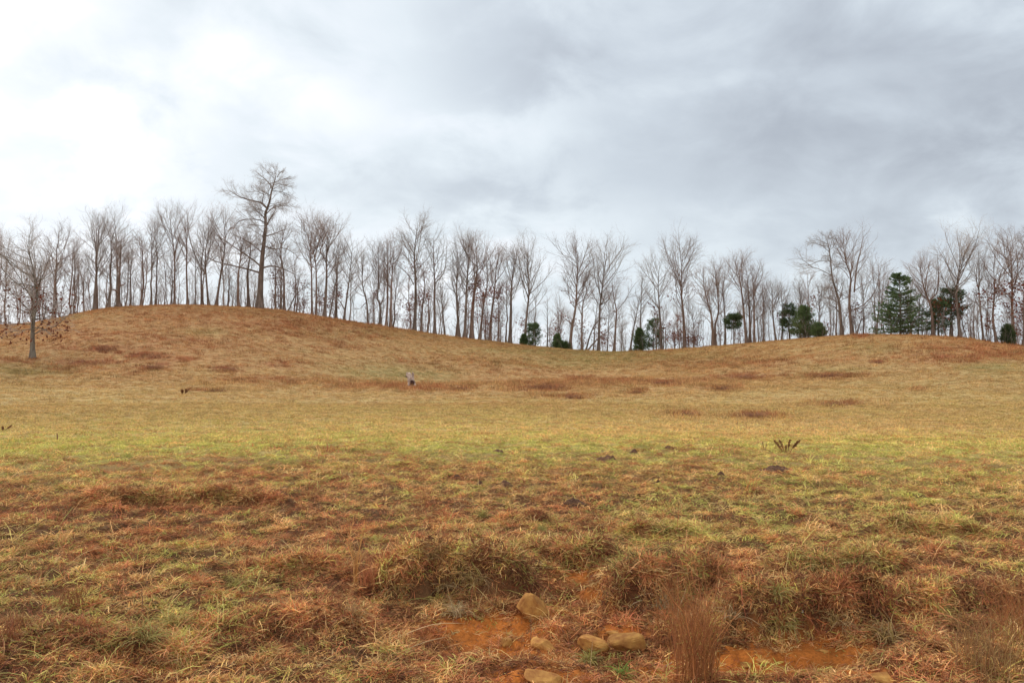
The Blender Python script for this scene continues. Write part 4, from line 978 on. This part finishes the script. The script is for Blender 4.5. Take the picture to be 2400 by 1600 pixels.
for k in range(3): proto('t5%d' % k, 60 + k, 40, (.02, .065), .12, (1.2, 1.62), .0058, .04)         # 14-16 flat litter
def scatter_grass():
    bands = [(2.6, 4.3, 160), (4.3, 7.2, 780), (7.2, 10.5, 460), (10.5, 16, 220), (16, 25, 85), (25, 45, 38), (45, 75, 16), (75, 150, 10)]
    X = []; Y = []
    for (r0, r1, dn) in bands:
        area = 0.5 * (r1 * r1 - r0 * r0) * 1.42
        n = int(area * dn)
        r = np.sqrt(rng.uniform(r0 * r0, r1 * r1, n)); ph = rng.uniform(-.71, .71, n)
        X.append(r * np.sin(ph)); Y.append(r * np.cos(ph))
    for (x0, x1, yl, hh, w, back) in _led:      # the cut faces are steep: more plants hang there
        n = int((x1 - x0) * 900)
        X.append(rng.uniform(x0 - .1, x1 + .1, n)); Y.append(yl + rng.normal(size=n) * .09)
    x = np.concatenate(X); y = np.concatenate(Y)
    z = H(x, y); r = np.hypot(x, y)
    g, red, pat, soil = cover(x, y, z)
    # clumpy growth: drop plants where a fine noise is low, and on bare soil
    cl = fbm(x * 3.1, y * 3.1, 91, 3)
    keep = rng.random(len(x)) < np.clip(1.08 - soil * 1.25, .07, 1)
    rv = np.interp(np.arctan2(x, y), _PH, _RV)
    keep &= r < rv + 4
    x, y, z, r, g, red, pat, soil, cl = [a[keep] for a in (x, y, z, r, g, red, pat, soil, cl)]
    n = len(x)
    e = 0.06
    gx = (H(x + e, y) - H(x - e, y)) / (2 * e); gy = (H(x, y + e) - H(x, y - e)) / (2 * e)
    # kinds
    var = rng.integers(0, 4, n)
    tk = (rng.random(n) < np.where(r < 12, .015 + .16 * np.clip(cl - .1, 0, 1), .02)); var = np.where(tk, rng.integers(4, 7, n), var)
    lit = (r < 19) & (rng.random(n) < np.clip(.30 - 1.3 * cl + .33 * red, .05, .9) * (1 - .55 * sstep(8, 13, r)) * (1 - sstep(14, 18.5, r)))
    var = np.where(lit, rng.integers(14, 17, n), var)
    st = rng.random(n) < np.where(r < 12, .022, .012); var = np.where(st, rng.integers(7, 9, n), var)
    fr = sstep(16, 30, r); far = rng.random(n) < fr
    var = np.where(far, rng.integers(9, 12, n), var)
    wd = far & (rng.random(n) < np.clip(pat * .5, 0, .5)); var = np.where(wd, rng.integers(12, 14, n), var)
    scl = rng.uniform(.7, 1.3, n) * np.where(r < 9, 1.0, 1.0) * np.where((r > 9) & ~far, 1 + .03 * (r - 9), 1.0) * np.where(far, 1 + .008 * (r - 20), 1)
    scl *= np.where(soil > .5, .8, 1)
    # colours
    a = rng.random(n) + fbm(x * 5, y * 5, 97, 2) * .25; b = rng.random(n)
    near = 1 - sstep(20, 40, r)
    pr = np.clip(red + .5 * pat, 0, 1)
    hard = near[:, None]
    isr = (a < pr * .85)[:, None] * 1.0; isg = ((a >= pr * .85) & (b < g * 1.0))[:, None] * 1.0
    j = rng.random(n)[:, None]
    cr = BROWN * 1.15 * (1 - j) + RED * 1.1 * j; cg = GREEN * (1 - j) * 1.35 + GREEN2 * 1.3 * j; cs = STRAW * 1.15 * (1 - j) + STRAW2 * 1.1 * j
    c1 = cr * isr + cg * isg + cs * (1 - isr) * (1 - isg)
    OL = np.array([.31, .255, .095]); fg_ = sstep(38, 60, r)[:, None]
    cg = cg * (1 - fg_) + OL * fg_; c1 = cr * isr + cg * isg + cs * (1 - isr) * (1 - isg)
    soft = STRAW * (1 - g)[:, None] + (GREEN * 1.1 * (1 - fg_) + OL * fg_) * g[:, None]
    soft = soft * (1 - np.clip(pr * 1.1, 0, 1))[:, None] + BROWN * 1.1 * np.clip(pr * 1.1, 0, 1)[:, None]
    soft = soft * (1 - np.clip(pat, 0, 1) * .85)[:, None] + RED * (np.clip(pat, 0, 1) * .85)[:, None]
    mixk = (.42 + .45 * near)[:, None]
    col = soft * (1 - mixk) + c1 * mixk
    jl = rng.random((n, 1))
    cl_ = (RED * .95) * jl + (BROWN * .75) * (1 - jl)
    cl_ = np.where(rng.random((n, 1)) < .45, RED2, cl_)
    col = np.where((lit & (rng.random(n) < .7) & ~far)[:, None], cl_, col)
    col *= rng.uniform(.60, 1.5, (n, 1)) * (1 + .26 * near * ~lit)[:, None] * (1 + .5 * near * np.clip(cl, -.6, .6))[:, None]
    scl = scl * (1 + .35 * near * np.clip(cl, -.7, .7))
    me = bpy.data.meshes.new('grass')
    me.vertices.add(n); me.vertices.foreach_set('co', np.stack([x, y, z - .004], -1).astype(np.float32).ravel())
    at = me.attributes.new('tint', 'FLOAT_COLOR', 'POINT'); cc = np.ones((n, 4), np.float32); cc[:, :3] = col; at.data.foreach_set('color', cc.ravel())
    tilt = .75
    rot = np.stack([np.arctan(gy * tilt) + rng.normal(size=n) * .1, -np.arctan(gx * tilt) + rng.normal(size=n) * .1, np.zeros(n)], -1)
    spin = rng.uniform(0, 2 * math.pi, n)
    at = me.attributes.new('rot', 'FLOAT_VECTOR', 'POINT'); at.data.foreach_set('vector', rot.astype(np.float32).ravel())
    at = me.attributes.new('spin', 'FLOAT', 'POINT'); at.data.foreach_set('value', spin.astype(np.float32))
    at = me.attributes.new('scl', 'FLOAT', 'POINT'); at.data.foreach_set('value', scl.astype(np.float32))
    at = me.attributes.new('variant', 'INT', 'POINT'); at.data.foreach_set('value', var.astype(np.int32))
    o = link('grass', me)
    tag(o, 'matted winter grass covering the bank, field and hills', 'grass', kind='stuff')
    ng = bpy.data.node_groups.new('plant the tufts', 'GeometryNodeTree')
    ng.interface.new_socket('Geometry', in_out='INPUT', socket_type='NodeSocketGeometry'); ng.interface.new_socket('Geometry', in_out='OUTPUT', socket_type='NodeSocketGeometry')
    N, L = ng.nodes, ng.links
    gi, go = N.new('NodeGroupInput'), N.new('NodeGroupOutput')
    ci = N.new('GeometryNodeCollectionInfo'); ci.inputs['Collection'].default_value = grass_col; ci.inputs['Separate Children'].default_value = True; ci.inputs['Reset Children'].default_value = True
    ip = N.new('GeometryNodeInstanceOnPoints'); ip.inputs['Pick Instance'].default_value = True
    def na(nm, ty):
        q = N.new('GeometryNodeInputNamedAttribute'); q.data_type = ty; q.inputs['Name'].default_value = nm
        return [s for s in q.outputs if s.enabled and s.name == 'Attribute'][0]
    L.new(gi.outputs[0], ip.inputs['Points']); L.new(ci.outputs[0], ip.inputs['Instance'])
    L.new(na('variant', 'INT'), ip.inputs['Instance Index'])
    er = N.new('FunctionNodeEulerToRotation'); L.new(na('rot', 'FLOAT_VECTOR'), er.inputs[0])
    cx = N.new('ShaderNodeCombineXYZ'); L.new(na('spin', 'FLOAT'), cx.inputs[2])
    er2 = N.new('FunctionNodeEulerToRotation'); L.new(cx.outputs[0], er2.inputs[0])
    rr = N.new('FunctionNodeRotateRotation'); rr.rotation_space = 'LOCAL'; L.new(er.outputs[0], rr.inputs[0]); L.new(er2.outputs[0], rr.inputs[1])
    L.new(rr.outputs[0], ip.inputs['Rotation']); L.new(na('scl', 'FLOAT'), ip.inputs['Scale'])
    L.new(ip.outputs[0], go.inputs[0])
    md = o.modifiers.new('plant', 'NODES'); md.node_group = ng
    print('grass instances', n)
scatter_grass()

# ------------------------------------------------------------------ small things
def clump(name, label, cat, u, v, col, group=None, loc=None, **k):
    x, y, z = ground_at(u, v) if loc is None else loc
    sd = k.pop('seed', 1); kk = dict(n=120, ln=(.3, .6), spread=.1, lean=(.0, .35), width=.005, curl=.05); kk.update(k)
    vv, q, t = blade_cluster(sd, kk['n'], kk['ln'], kk['spread'], kk['lean'], kk['width'], kk['curl'], K=5)
    me = mesh_from(name, vv, q); vcol(me, 'shade', t)
    rg = np.random.default_rng(sd)
    j = np.repeat(rg.random(kk['n']), 10)[:, None]
    c2 = np.array(kk.get('col2', col))
    vcol(me, 'tint', np.array(col) * (1 - j) + c2 * j)
    o = link(name, me, M_blade, loc=(x, y, z)); o.rotation_euler = (0, 0, kk.get('rz', 0)); 
    if 'tilt' in kk: o.rotation_euler = (0, kk['tilt'], 0)
    return tag(o, label, cat, group)
# reeds and broomsedge
GR = 'stands of tall dead grass stalks in the foreground'
cR, cR2, cS = (.50, .22, .085), (.26, .105, .045), (.54, .36, .16)
clump('reed_clump', 'tall dense stand of red brown rushes right of the two ochre boulders', 'reeds', 1632, 1596, cR, GR, n=260, ln=(.35, .98), spread=.15, lean=(0, .2), width=.0046, curl=.015, seed=5, col2=cR2)
clump('reed_clump', 'shorter fanned rushes just behind the tall dense stand', 'reeds', 1600, 1500, cR2, GR, n=170, ln=(.2, .65), spread=.24, lean=(0, .45), width=.0034, curl=.02, seed=6, col2=cR, tilt=-.12)
clump('reed_clump', 'red brown dry stalks at the bottom right edge', 'reeds', 2310, 1590, cR2, GR, n=260, ln=(.3, .7), spread=.22, lean=(0, .5), width=.0038, curl=.04, seed=7, col2=cS)
clump('reed_clump', 'blurred upright dry stalks cut by the right edge', 'reeds', 2395, 1500, cR2, GR, n=200, ln=(.25, .6), spread=.2, lean=(0, .5), width=.0038, curl=.04, seed=8, col2=cR)
clump('broomsedge', 'two tall orange stalks standing alone left of the eroded bank', 'dead grass', 836, 1368, (.62, .26, .09), GR, n=20, ln=(.42, .86), spread=.03, lean=(0, .10), width=.008, curl=.01, seed=9, col2=(.6, .36, .14))
clump('broomsedge', 'low rusty broomsedge tuft at the foot of the two tall orange stalks', 'dead grass', 868, 1385, (.42, .14, .06), GR, n=150, ln=(.12, .34), spread=.10, lean=(0, .4), width=.004, curl=.05, seed=10, col2=(.5, .22, .1))
clump('broomsedge', 'brown wispy weed tuft on the lower left grass', 'dead grass', 165, 1425, (.36, .17, .08), GR, n=130, ln=(.15, .36), spread=.12, lean=(0, .45), width=.004, curl=.03, seed=11, col2=cR2)
clump('broomsedge', 'soft reddish weed tuft at the bottom left edge', 'dead grass', 30, 1500, (.38, .16, .09), GR, n=170, ln=(.12, .34), spread=.16, lean=(0, .6), width=.004, curl=.03, seed=12, col2=cR2)
clump('broomsedge', 'small orange stalks on the right part of the middle bank', 'dead grass', 1757, 1150, (.6, .24, .09), GR, n=16, ln=(.15, .42), spread=.08, lean=(0, .5), width=.008, curl=.04, seed=13, col2=cR)
# overhanging tussocks on the eroded bank
GT = 'grass tussocks on the eroded bank'
tus = [(1040, 1392, 'straw tussock draped over the lip above the orange soil, left of the upper boulder', .9, 1), (1120, 1385, 'tussock with long arched blades directly above the upper boulder\'s left side', 1.0, 2), (930, 1400, 'brownish tussock hanging at the left end of the eroded lip', .9, 3),
       (1075, 1440, 'pale bleached tussock hanging into the orange soil hollow', .8, 4), (1010, 1330, 'flattened straw tussock on top of the mound', .9, 5), (1450, 1345, 'olive tussock hanging over the head of the gully', .9, 6),
       (1545, 1420, 'bleached tussock spilling left of the tall rushes', 1.05, 7), (1500, 1320, 'grey green tussock upslope of the gully right side', .8, 8), (1660, 1445, 'straw tussock spilling right of the tall rushes', 1.05, 9), (1720, 1470, 'bleached tussock at the left end of the dark ledge', 1.0, 10),
       (1840, 1485, 'olive tussock hanging over the middle of the dark ledge', .9, 11), (1960, 1478, 'straw tussock hanging at the right end of the dark ledge', .9, 12), (1900, 1335, 'olive tussock on the upper right ledge, left one', .9, 13), (2020, 1335, 'olive tussock on the upper right ledge, right one', .9, 14),
       (1820, 1392, 'small golden green tussock on the reddish slope above the dark ledge', .65, 15), (340, 1500, 'yellow green tussock with long blades in the lower left corner', 1.0, 16), (250, 1530, 'yellow green tussock at the bottom left, lower one', 1.0, 17), (560, 1375, 'pale green tussock on the left bank', .8, 18),
       (410, 1465, 'straw coloured spiky tussock above the lower left green ones', .9, 19), (1270, 1245, 'green tussock in the middle of the bank above the gully', .7, 20), (1130, 1210, 'light olive tussock upper middle of the bank', .6, 21), (830, 1450, 'light straw tussock left of the orange soil', .8, 22),
       (2080, 1500, 'long bladed tussock bending left at the lower right', 1.1, 23), (2200, 1450, 'green tussock on the right bank', .9, 24), (1380, 1550, 'low green tuft below the pair of boulders', .6, 25), (1460, 1585, 'bright green tuft at the bottom centre', .55, 26)]
for (u, v, lab, s, sd) in tus:
    green = any(w in lab for w in ('green', 'olive'))
    pale = 'bleached' in lab or 'pale' in lab
    c1 = (.34, .31, .09) if green else ((.56, .43, .24) if pale else (.50, .34, .13)); c2 = (.46, .37, .14) if green else ((.42, .28, .14) if not pale else (.48, .34, .18))
    if 'bright' in lab: c1 = (.16, .24, .05); c2 = (.3, .33, .08)
    clump('grass_tussock', lab, 'tussock', u, v, c1, GT, n=120, ln=(.14 * s, .34 * s), spread=.07 * s, lean=(.1, 1.25), width=.0056, curl=.42, seed=100 + sd, col2=c2)

# rocks
def rock_mesh(name, seed, sx, sy, sz, rough=.06, cuts=9):
    import bmesh
    bm = bmesh.new(); bmesh.ops.create_icosphere(bm, subdivisions=4, radius=1)
    rg = np.random.default_rng(seed)
    co = np.array([v.co[:] for v in bm.verts])
    co = np.sign(co) * np.abs(co) ** .5; co = co / np.abs(co).max()
    for k in range(cuts):   # broken faces
        nrm = norm(rg.normal(size=3)); dcut = rg.uniform(.60, .92)
        s = co @ nrm; over = np.clip(s - dcut, 0, None); co = co - over[:, None] * nrm * .99
    th = np.arctan2(co[:, 1], co[:, 0])
    nz = fbm(co[:, 0] * 1.6 + seed, co[:, 1] * 1.6 + co[:, 2] * 1.3, seed, 4)
    co = co * (1 + rough * nz)[:, None]
    co += norm(co) * (.045 * fbm(co[:, 0] * 6 + co[:, 2] * 3, co[:, 1] * 7 + co[:, 2] * 5, seed + 3, 3))[:, None]
    co = co * np.array([sx, sy, sz])
    for v, c in zip(bm.verts, co): v.co = c
    me = bpy.data.meshes.new(name); bm.to_mesh(me); bm.free()
    return me
def rock(u, v, w, h, label, seed, tilt=0.0, sink=.3, name='boulder', cat='rock', mat=None, rx=0.0, group='ochre rocks in the eroded bank', dep=.8):
    x, y, z = ground_at(u, v)
    sx = .54 * w / F * y; sz = .52 * h / F * y
    o = link(name, rock_mesh(name, seed, sx, sx * dep, sz), mat or M_stone, loc=(x, y + sx * dep * .3, z + sz * (1 - 2 * sink) - sz * .35))
    o.rotation_euler = (rx, tilt, 0)
    return tag(o, label, cat, group)
rock(1252, 1446, 74, 66, 'upper ochre boulder half buried in the lip of the bank', 3, tilt=.55, sink=.12, dep=.6)
rock(1470, 1520, 78, 46, 'right hand flat faced ochre boulder left of the tall rushes', 8, tilt=-.2, sink=.15)
rock(1388, 1524, 70, 42, 'left hand ochre boulder of the low pair, grass over its left end', 5, tilt=.25, sink=.2)
rock(1277, 1520, 60, 36, 'dull grey brown rock sloping right under dry stalks', 6, tilt=.6, sink=.25)
rock(1187, 1515, 26, 26, 'small buff stone lying in the orange soil', 7, sink=.2, name='stone')
rock(1272, 1606, 84, 34, 'broad orange rock at the bottom edge of the bank', 9, tilt=.2, sink=.2)
rock(1436, 1488, 26, 10, 'small pale flat stone behind the gap of the low pair', 10, sink=.1, name='stone')
rock(1193, 1486, 22, 7, 'thin pale flake on the orange soil', 11, sink=.1, name='stone')
rock(1390, 1545, 18, 7, 'thin orange flake in front of the low left boulder', 12, sink=.1, name='stone')
rock(1930, 1530, 28, 12, 'brick shaped pale stone on the right orange soil', 13, sink=.1, name='stone')
rock(1790, 1553, 26, 9, 'flat stone at the left of the right orange soil patch', 14, sink=.1, name='stone')
rock(1750, 1560, 30, 10, 'rusty layered stone under the dark ledge', 15, sink=.1, name='stone')
rock(2060, 1598, 70, 24, 'tan stone poking up at the bottom right', 16, sink=.1)
rock(1355, 1404, 14, 10, 'small orange pebble in the gully', 17, sink=.1, name='stone')
rock(1880, 1442, 7, 8, 'tiny white stone on the reddish slope', 18, sink=.1, name='stone', mat=noise_material('white stone', (.6, .6, .6), (.8, .8, .78), 9))

# turned earth heaps
def mound(u, v, w, h, label, seed):
    x, y, z = ground_at(u, v)
    n = 26; m = 14
    rg = np.random.default_rng(seed)
    rx = .5 * w / F * y; hh = h / F * y
    vs = [[0, 0, hh]]
    for i in range(1, m + 1):
        for j in range(n):
            a = 2 * math.pi * j / n; t = i / m
            rr = t * (1 + .25 * perlin(math.cos(a) * 1.5 + seed, math.sin(a) * 1.5, seed))
            X, Yy = rr * rx * math.cos(a), rr * rx * .75 * math.sin(a)
            zz = hh * (1 - t * t) * (1 + .0) + hh * .9 * float(fbm(X * 9 + seed, Yy * 9, seed, 3)) * (1 - t ** 3) - (t ** 4) * .03
            vs.append([X, Yy, float(H(x + X, y + Yy)) - z + zz])
    vs = np.array(vs, float)
    q = []; t3 = []
    for j in range(n): t3.append([0, 1 + j, 1 + (j + 1) % n])
    for i in range(m - 1):
        for j in range(n):
            a = 1 + i * n + j; b = 1 + i * n + (j + 1) % n
            q.append([a, a + n, b + n, b])
    o = link('dirt_mound', mesh_from('dirt_mound', vs, q, t3), M_mud, loc=(x, y, z))
    return tag(o, label, 'dirt mound', 'small heaps of dark turned earth on the bank')
mound(1345, 1182, 56, 12, 'dark earth heap lowest on the middle bank', 1)
mound(1128, 1140, 34, 9, 'dark earth heap, left of the touching two above the bank middle', 2)
mound(1188, 1137, 48, 9, 'dark earth heap, right of the touching two above the bank middle', 3)
mound(1815, 1100, 100, 8, 'long flat dark earth heap below the brown seedhead plant', 4)
mound(1690, 1114, 26, 8, 'small dark earth heap left of the long flat one', 5)
mound(1538, 1136, 28, 8, 'small dark earth heap at mid bank right of centre', 6)
mound(1484, 1062, 26, 9, 'small black earth heap just under the lip of the bank', 7)
mound(1420, 1078, 52, 10, 'grey earth heap in green grass under the lip', 8)
mound(1168, 1060, 34, 7, 'dark earth heap just under the lip left of centre', 9)
mound(1072, 1120, 26, 7, 'little purplish earth heap left of the touching two', 10)
mound(1570, 1052, 40, 6, 'thin earth scrape on the lip right of centre', 11)

# red brown weed patches that stand up from the field
def weeds(u, v, w, h, label, seed):
    x, y, z = ground_at(u, v)
    rx = .5 * w / F * y; hh = h / F * y
    g = []; n = int(20 + w * 1.6); h = h * .7
    rg = np.random.default_rng(seed)
    px = rg.normal(size=n) * rx * .5; py = rg.normal(size=n) * rx * .35
    az = rg.uniform(0, 6.28, n); L = hh * rg.uniform(.5, 1.2, n)
    K = 4; d = norm(np.stack([np.cos(az) * .7, np.sin(az) * .7, np.ones(n)], -1))
    P = np.empty((n, K, 3)); P[:, 0] = np.stack([px, py, H(x + px, y + py) - z - .02], -1)
    for k in range(1, K):
        P[:, k] = P[:, k - 1] + d * (L / (K - 1))[:, None]; d = norm(d + rg.normal(size=(n, 3)) * .35)
    ge = Geo(); ge.tubes(P, np.full((n, K), .009), 3)
    Pb, Rb = grow(rg, P, np.full((n, K), .009), 5, .3, 1, (25, 80), lambda t, pl, m: pl * rg.uniform(.2, .45, m), 0, 2, .1, lambda L: L * 0 + .010)
    ge.tubes(Pb, Rb, 3)
    o = link('weed_patch', ge.mesh('weed_patch'), M_weed, loc=(x, y, z))
    return tag(o, label, 'weeds', 'red brown weed patches on the field')
M_weed = noise_material('dead weed stems', (.19, .085, .05), (.36, .18, .10), 2.0, bump=0)
weeds(1772, 979, 70, 16, 'dense red brown weed patch on the right field above the seedhead plant', 1)
weeds(1612, 975, 44, 12, 'small weed patch left of the dense one on the right field', 2)
weeds(1965, 949, 90, 9, 'long thin weed strip farther up on the right field', 3)
weeds(1275, 912, 84, 14, 'largest dark weed patch in the middle below the saddle', 4)
weeds(1350, 934, 50, 11, 'dark weed patch below and right of the largest middle one', 5)
weeds(1745, 888, 84, 13, 'reddish weed patch on the foot of the right hill', 6)
weeds(1695, 913, 60, 9, 'weed patch just below the right hill foot patch', 7)
weeds(1950, 883, 84, 10, 'weed strip on the lower right hill', 8)
weeds(1555, 901, 60, 10, 'weed patch where the saddle meets the right hill', 9)
weeds(1492, 922, 34, 8, 'small weed patch below the saddle right of centre', 10)
weeds(2058, 851, 34, 7, 'small dark weed tuft high on the right hill', 11)
weeds(360, 864, 70, 12, 'dark red weed patch low on the left hill', 12)
weeds(200, 852, 110, 9, 'long dark red weed strip right of the lone slope tree', 13)
weeds(245, 822, 70, 11, 'dark red weed patch in mid slope of the left hill', 14)
weeds(345, 838, 90, 10, 'broad dark red weed patch left hill, right of the mid slope one', 15)
weeds(535, 868, 56, 9, 'isolated red weed patch left hill foot', 16)
weeds(505, 918, 46, 7, 'faint weed strip on the left field beside the rusty tuft', 17)
weeds(1080, 914, 34, 9, 'small weed patch right of the old stump', 18)

# rusty tuft with bent stalk on left field, seedhead plant, sticks
def seed_plant(u, v, label, spec, cat='dead plant', name='seedhead_plant', scale=1.0, tuft=True):
    x, y, z = ground_at(u, v)
    e = empty(name, (x, y, z), label, cat)
    rg = np.random.default_rng(int(u))
    for (bx, tx, h, thick) in spec:
        s = scale / F * y
        P = resample([[bx * s, 0, 0], [(bx * .6 + tx * .4) * s, .02, h * s * .45], [tx * s, .04, h * s]], 8)
        ge = Geo(); ge.tubes(P[None], np.full((1, 8), .0065 * y / 19), 5)
        link('stalk', ge.mesh('stalk', True), M_post, e)
        # seed head: many small husks round the upper half
        n = 130; t = rg.uniform(.42, 1.0, n); f = t * 7; i = np.minimum(f.astype(int), 6); w = (f - i)[:, None]
        p = P[i] * (1 - w) + P[i + 1] * w
        a = norm(rg.normal(size=(n, 3))); b = norm(np.cross(a, rg.normal(size=(n, 3)))); k = thick * s
        rad = (np.sin(np.clip((t - .38) / .66, 0, 1) * math.pi) ** .6)[:, None]
        p = p + a * k * rad * rg.uniform(.1, .8, (n, 1))
        sz = k * .42
        V = np.stack([p - a * sz, p + b * sz * .6, p + a * sz, p - b * sz * .6], 1).reshape(-1, 3)
        link('seedhead', mesh_from('seedhead', V, np.arange(n * 4).reshape(-1, 4)), M_husk, e)
    if tuft:
        vv, q, t = blade_cluster(int(v), 60, (.08 * y / 19, .26 * y / 19), .12 * y / 19, (.1, .9), .008 * y / 19, .2)
        me = mesh_from('basal_leaves', vv, q); vcol(me, 'shade', t); vcol(me, 'tint', np.tile([.42, .24, .09], (len(vv), 1)))
        link('basal_leaves', me, M_blade, e)
    return e
M_husk = noise_material('brown husks', (.17, .075, .035), (.34, .16, .07), 12, bump=0)
seed_plant(1842, 1062, 'dead plant with splayed brown seedheads on the lip of the bank, the right hand side', [(-4, -26, 30, 4.5), (-2, -14, 32, 4), (4, 12, 32, 4.5), (8, 34, 30, 5.5), (0, 2, 18, 3)])
seed_plant(1792, 1056, 'faint dead weed just left of the splayed seedhead plant', [(0, -4, 20, 1.6), (2, 6, 16, 1.5)], tuft=False)
seed_plant(432, 923, 'rusty tuft with one bent stalk on the left field', [(0, 14, 14, 2.5), (-4, -6, 9, 5), (3, 4, 10, 5)], name='rusty_tuft', tuft=False)
seed_plant(10, 1010, 'rust and grey weed tuft at the left edge of the field', [(0, 16, 14, 3), (-4, -6, 10, 4)], name='rusty_tuft', tuft=False)

def stick(u, v, pts, label, rad, name='stick', cat='stick', mat=None):
    x, y, z = ground_at(u, v)
    s = y / F
    P = resample([[a * s, d * s, -.02 + b * s] for (a, b, d) in pts], 8)
    ge = Geo(); ge.tubes(P[None], (rad * s) * np.linspace(1, .6, 8)[None], 7)
    return tag(link(name, ge.mesh(name, True), mat or M_post, loc=(x, y, z)), label, cat)
stick(133, 1034, [(0, 0, 0), (1, 12, 0), (0, 23, 0)], 'short brown stake standing in the left field', 2.0, name='stake', cat='stake')
stick(1727, 995, [(0, 0, 0), (1, 8, 0)], 'tiny dark stub standing in the right field', 1.6, name='stub', cat='stub')
stick(1108, 972, [(0, 0, 0), (-10, 16, 3), (-8, 26, 4)], 'thin curved dead stem on the middle field', .5, name='dead_stem', cat='stem')
stick(1303, 978, [(0, 0, 0), (2, 14, 2), (-4, 24, 4)], 'thin upright dead stem on the middle field, right of the curved one', .5, name='dead_stem', cat='stem')
stick(2008, 1345, [(0, -2, 0), (12, 22, 6), (22, 42, 8)], 'pale straight stick leaning on the upper right ledge', 1.6, mat=M_dead)
stick(2040, 1362, [(0, -2, 0), (-22, 16, 6), (-44, 30, 10)], 'second pale stick crossing the first on the upper right ledge', 1.3, mat=M_dead)
stick(1548, 1565, [(0, 0, 0), (12, 10, 3), (28, 20, 0)], 'pale bent twig at the foot of the tall rushes', 2.0, mat=M_dead)
stick(1590, 1450, [(0, 0, 0), (3, 30, 5), (14, 55, 5), (20, 78, 5)], 'pale crooked stem standing in the rushes', 1.6, mat=M_stalk)
stick(1243, 1502, [(0, 0, 0), (2, 30, 5), (1, 62, 10)], 'thin dark upright stem before the upper boulder', 1.0)
stick(1382, 1570, [(0, 0, 0), (4, 35, 5), (8, 70, 10)], 'thin straw stem rising before the low left boulder', .8, mat=M_stalk)
stick(910, 1500, [(0, 0, 0), (50, 22, 10), (110, 38, 20), (180, 36, 30)], 'long fallen pale stalk arched over the grass left of the orange soil', 1.0, mat=M_stalk)
stick(930, 1525, [(0, 0, 0), (60, 22, 10), (120, 34, 20)], 'shorter fallen pale stalk below the long arched one', 1.0, mat=M_stalk)
stick(332, 1435, [(0, 0, 0), (1, 30, 0), (-1, 60, 0)], 'dark upright weed stem on the lower left bank', 1.5)

# old stump on the hillside
def stump():
    u, v = 962, 905
    x, y, z = ground_at(u, v); s = y / F
    e = empty('tree_stump', (x, y, z), 'gnarled silvery stump with a dark hollow on the hillside hollow', 'tree stump')
    def lump(name, pts, rads, mat, seed, sides=16, K=16, amp=.34):
        P = resample([[a * s, d * s, b * s] for (a, b, d) in pts], K)
        R = np.interp(np.linspace(0, 1, K), np.linspace(0, 1, len(rads)), rads) * s
        ge = Geo(); ge.tubes(P[None], R[None], sides)
        vs = np.concatenate(ge.v); c = np.repeat(P[:K - 1], sides, 0); c = np.concatenate([c, P[-1:]])
        dd = vs - c
        nz = fbm(vs[:, 0] * 3.2 / (s * 25) + seed, vs[:, 2] * 2.2 / (s * 25) + vs[:, 1] * 2 / (s * 25), seed, 4)
        vs = c + dd * (1 + amp * 3 * nz)[:, None]
        link(name, mesh_from(name, vs, ge.q[0], ge.t[0], True), mat, e)
    lump('trunk', [(2, -2, 2), (4, 10, 2), (0, 18, 2), (-3, 26, 0), (-2, 33, 0)], [9, 7.5, 7.5, 6.5, 2.5], M_dead, 2)
    lump('hollow', [(3, 3, -4), (5, 9, -6), (1, 13, -5)], [4.5, 5, 2], M_hollow, 4, amp=.15)  # solid dark lump standing in for the shaded hole
    lump('root', [(6, 2, 0), (-2, 2, -5), (-12, -3, -10)], [3, 2.2, 1.2], M_dead, 5)
    lump('root', [(4, 5, 0), (11, 3, -3), (13, -3, -6)], [3, 2.4, 1.2], M_dead, 6)
    lump('broken_top', [(-5, 22, 0), (-9, 27, 0), (-7, 34, 0)], [3.2, 2.4, .8], M_dead, 7)
    lump('broken_top', [(3, 22, 0), (6, 28, 0), (4, 33, 0)], [3.4, 2.6, .8], M_dead, 8)
    lump('side_branch', [(-4, 20, 0), (-11, 23, -2), (-14, 22, -3)], [2, 1.4, .8], M_hollow, 9)
stump()
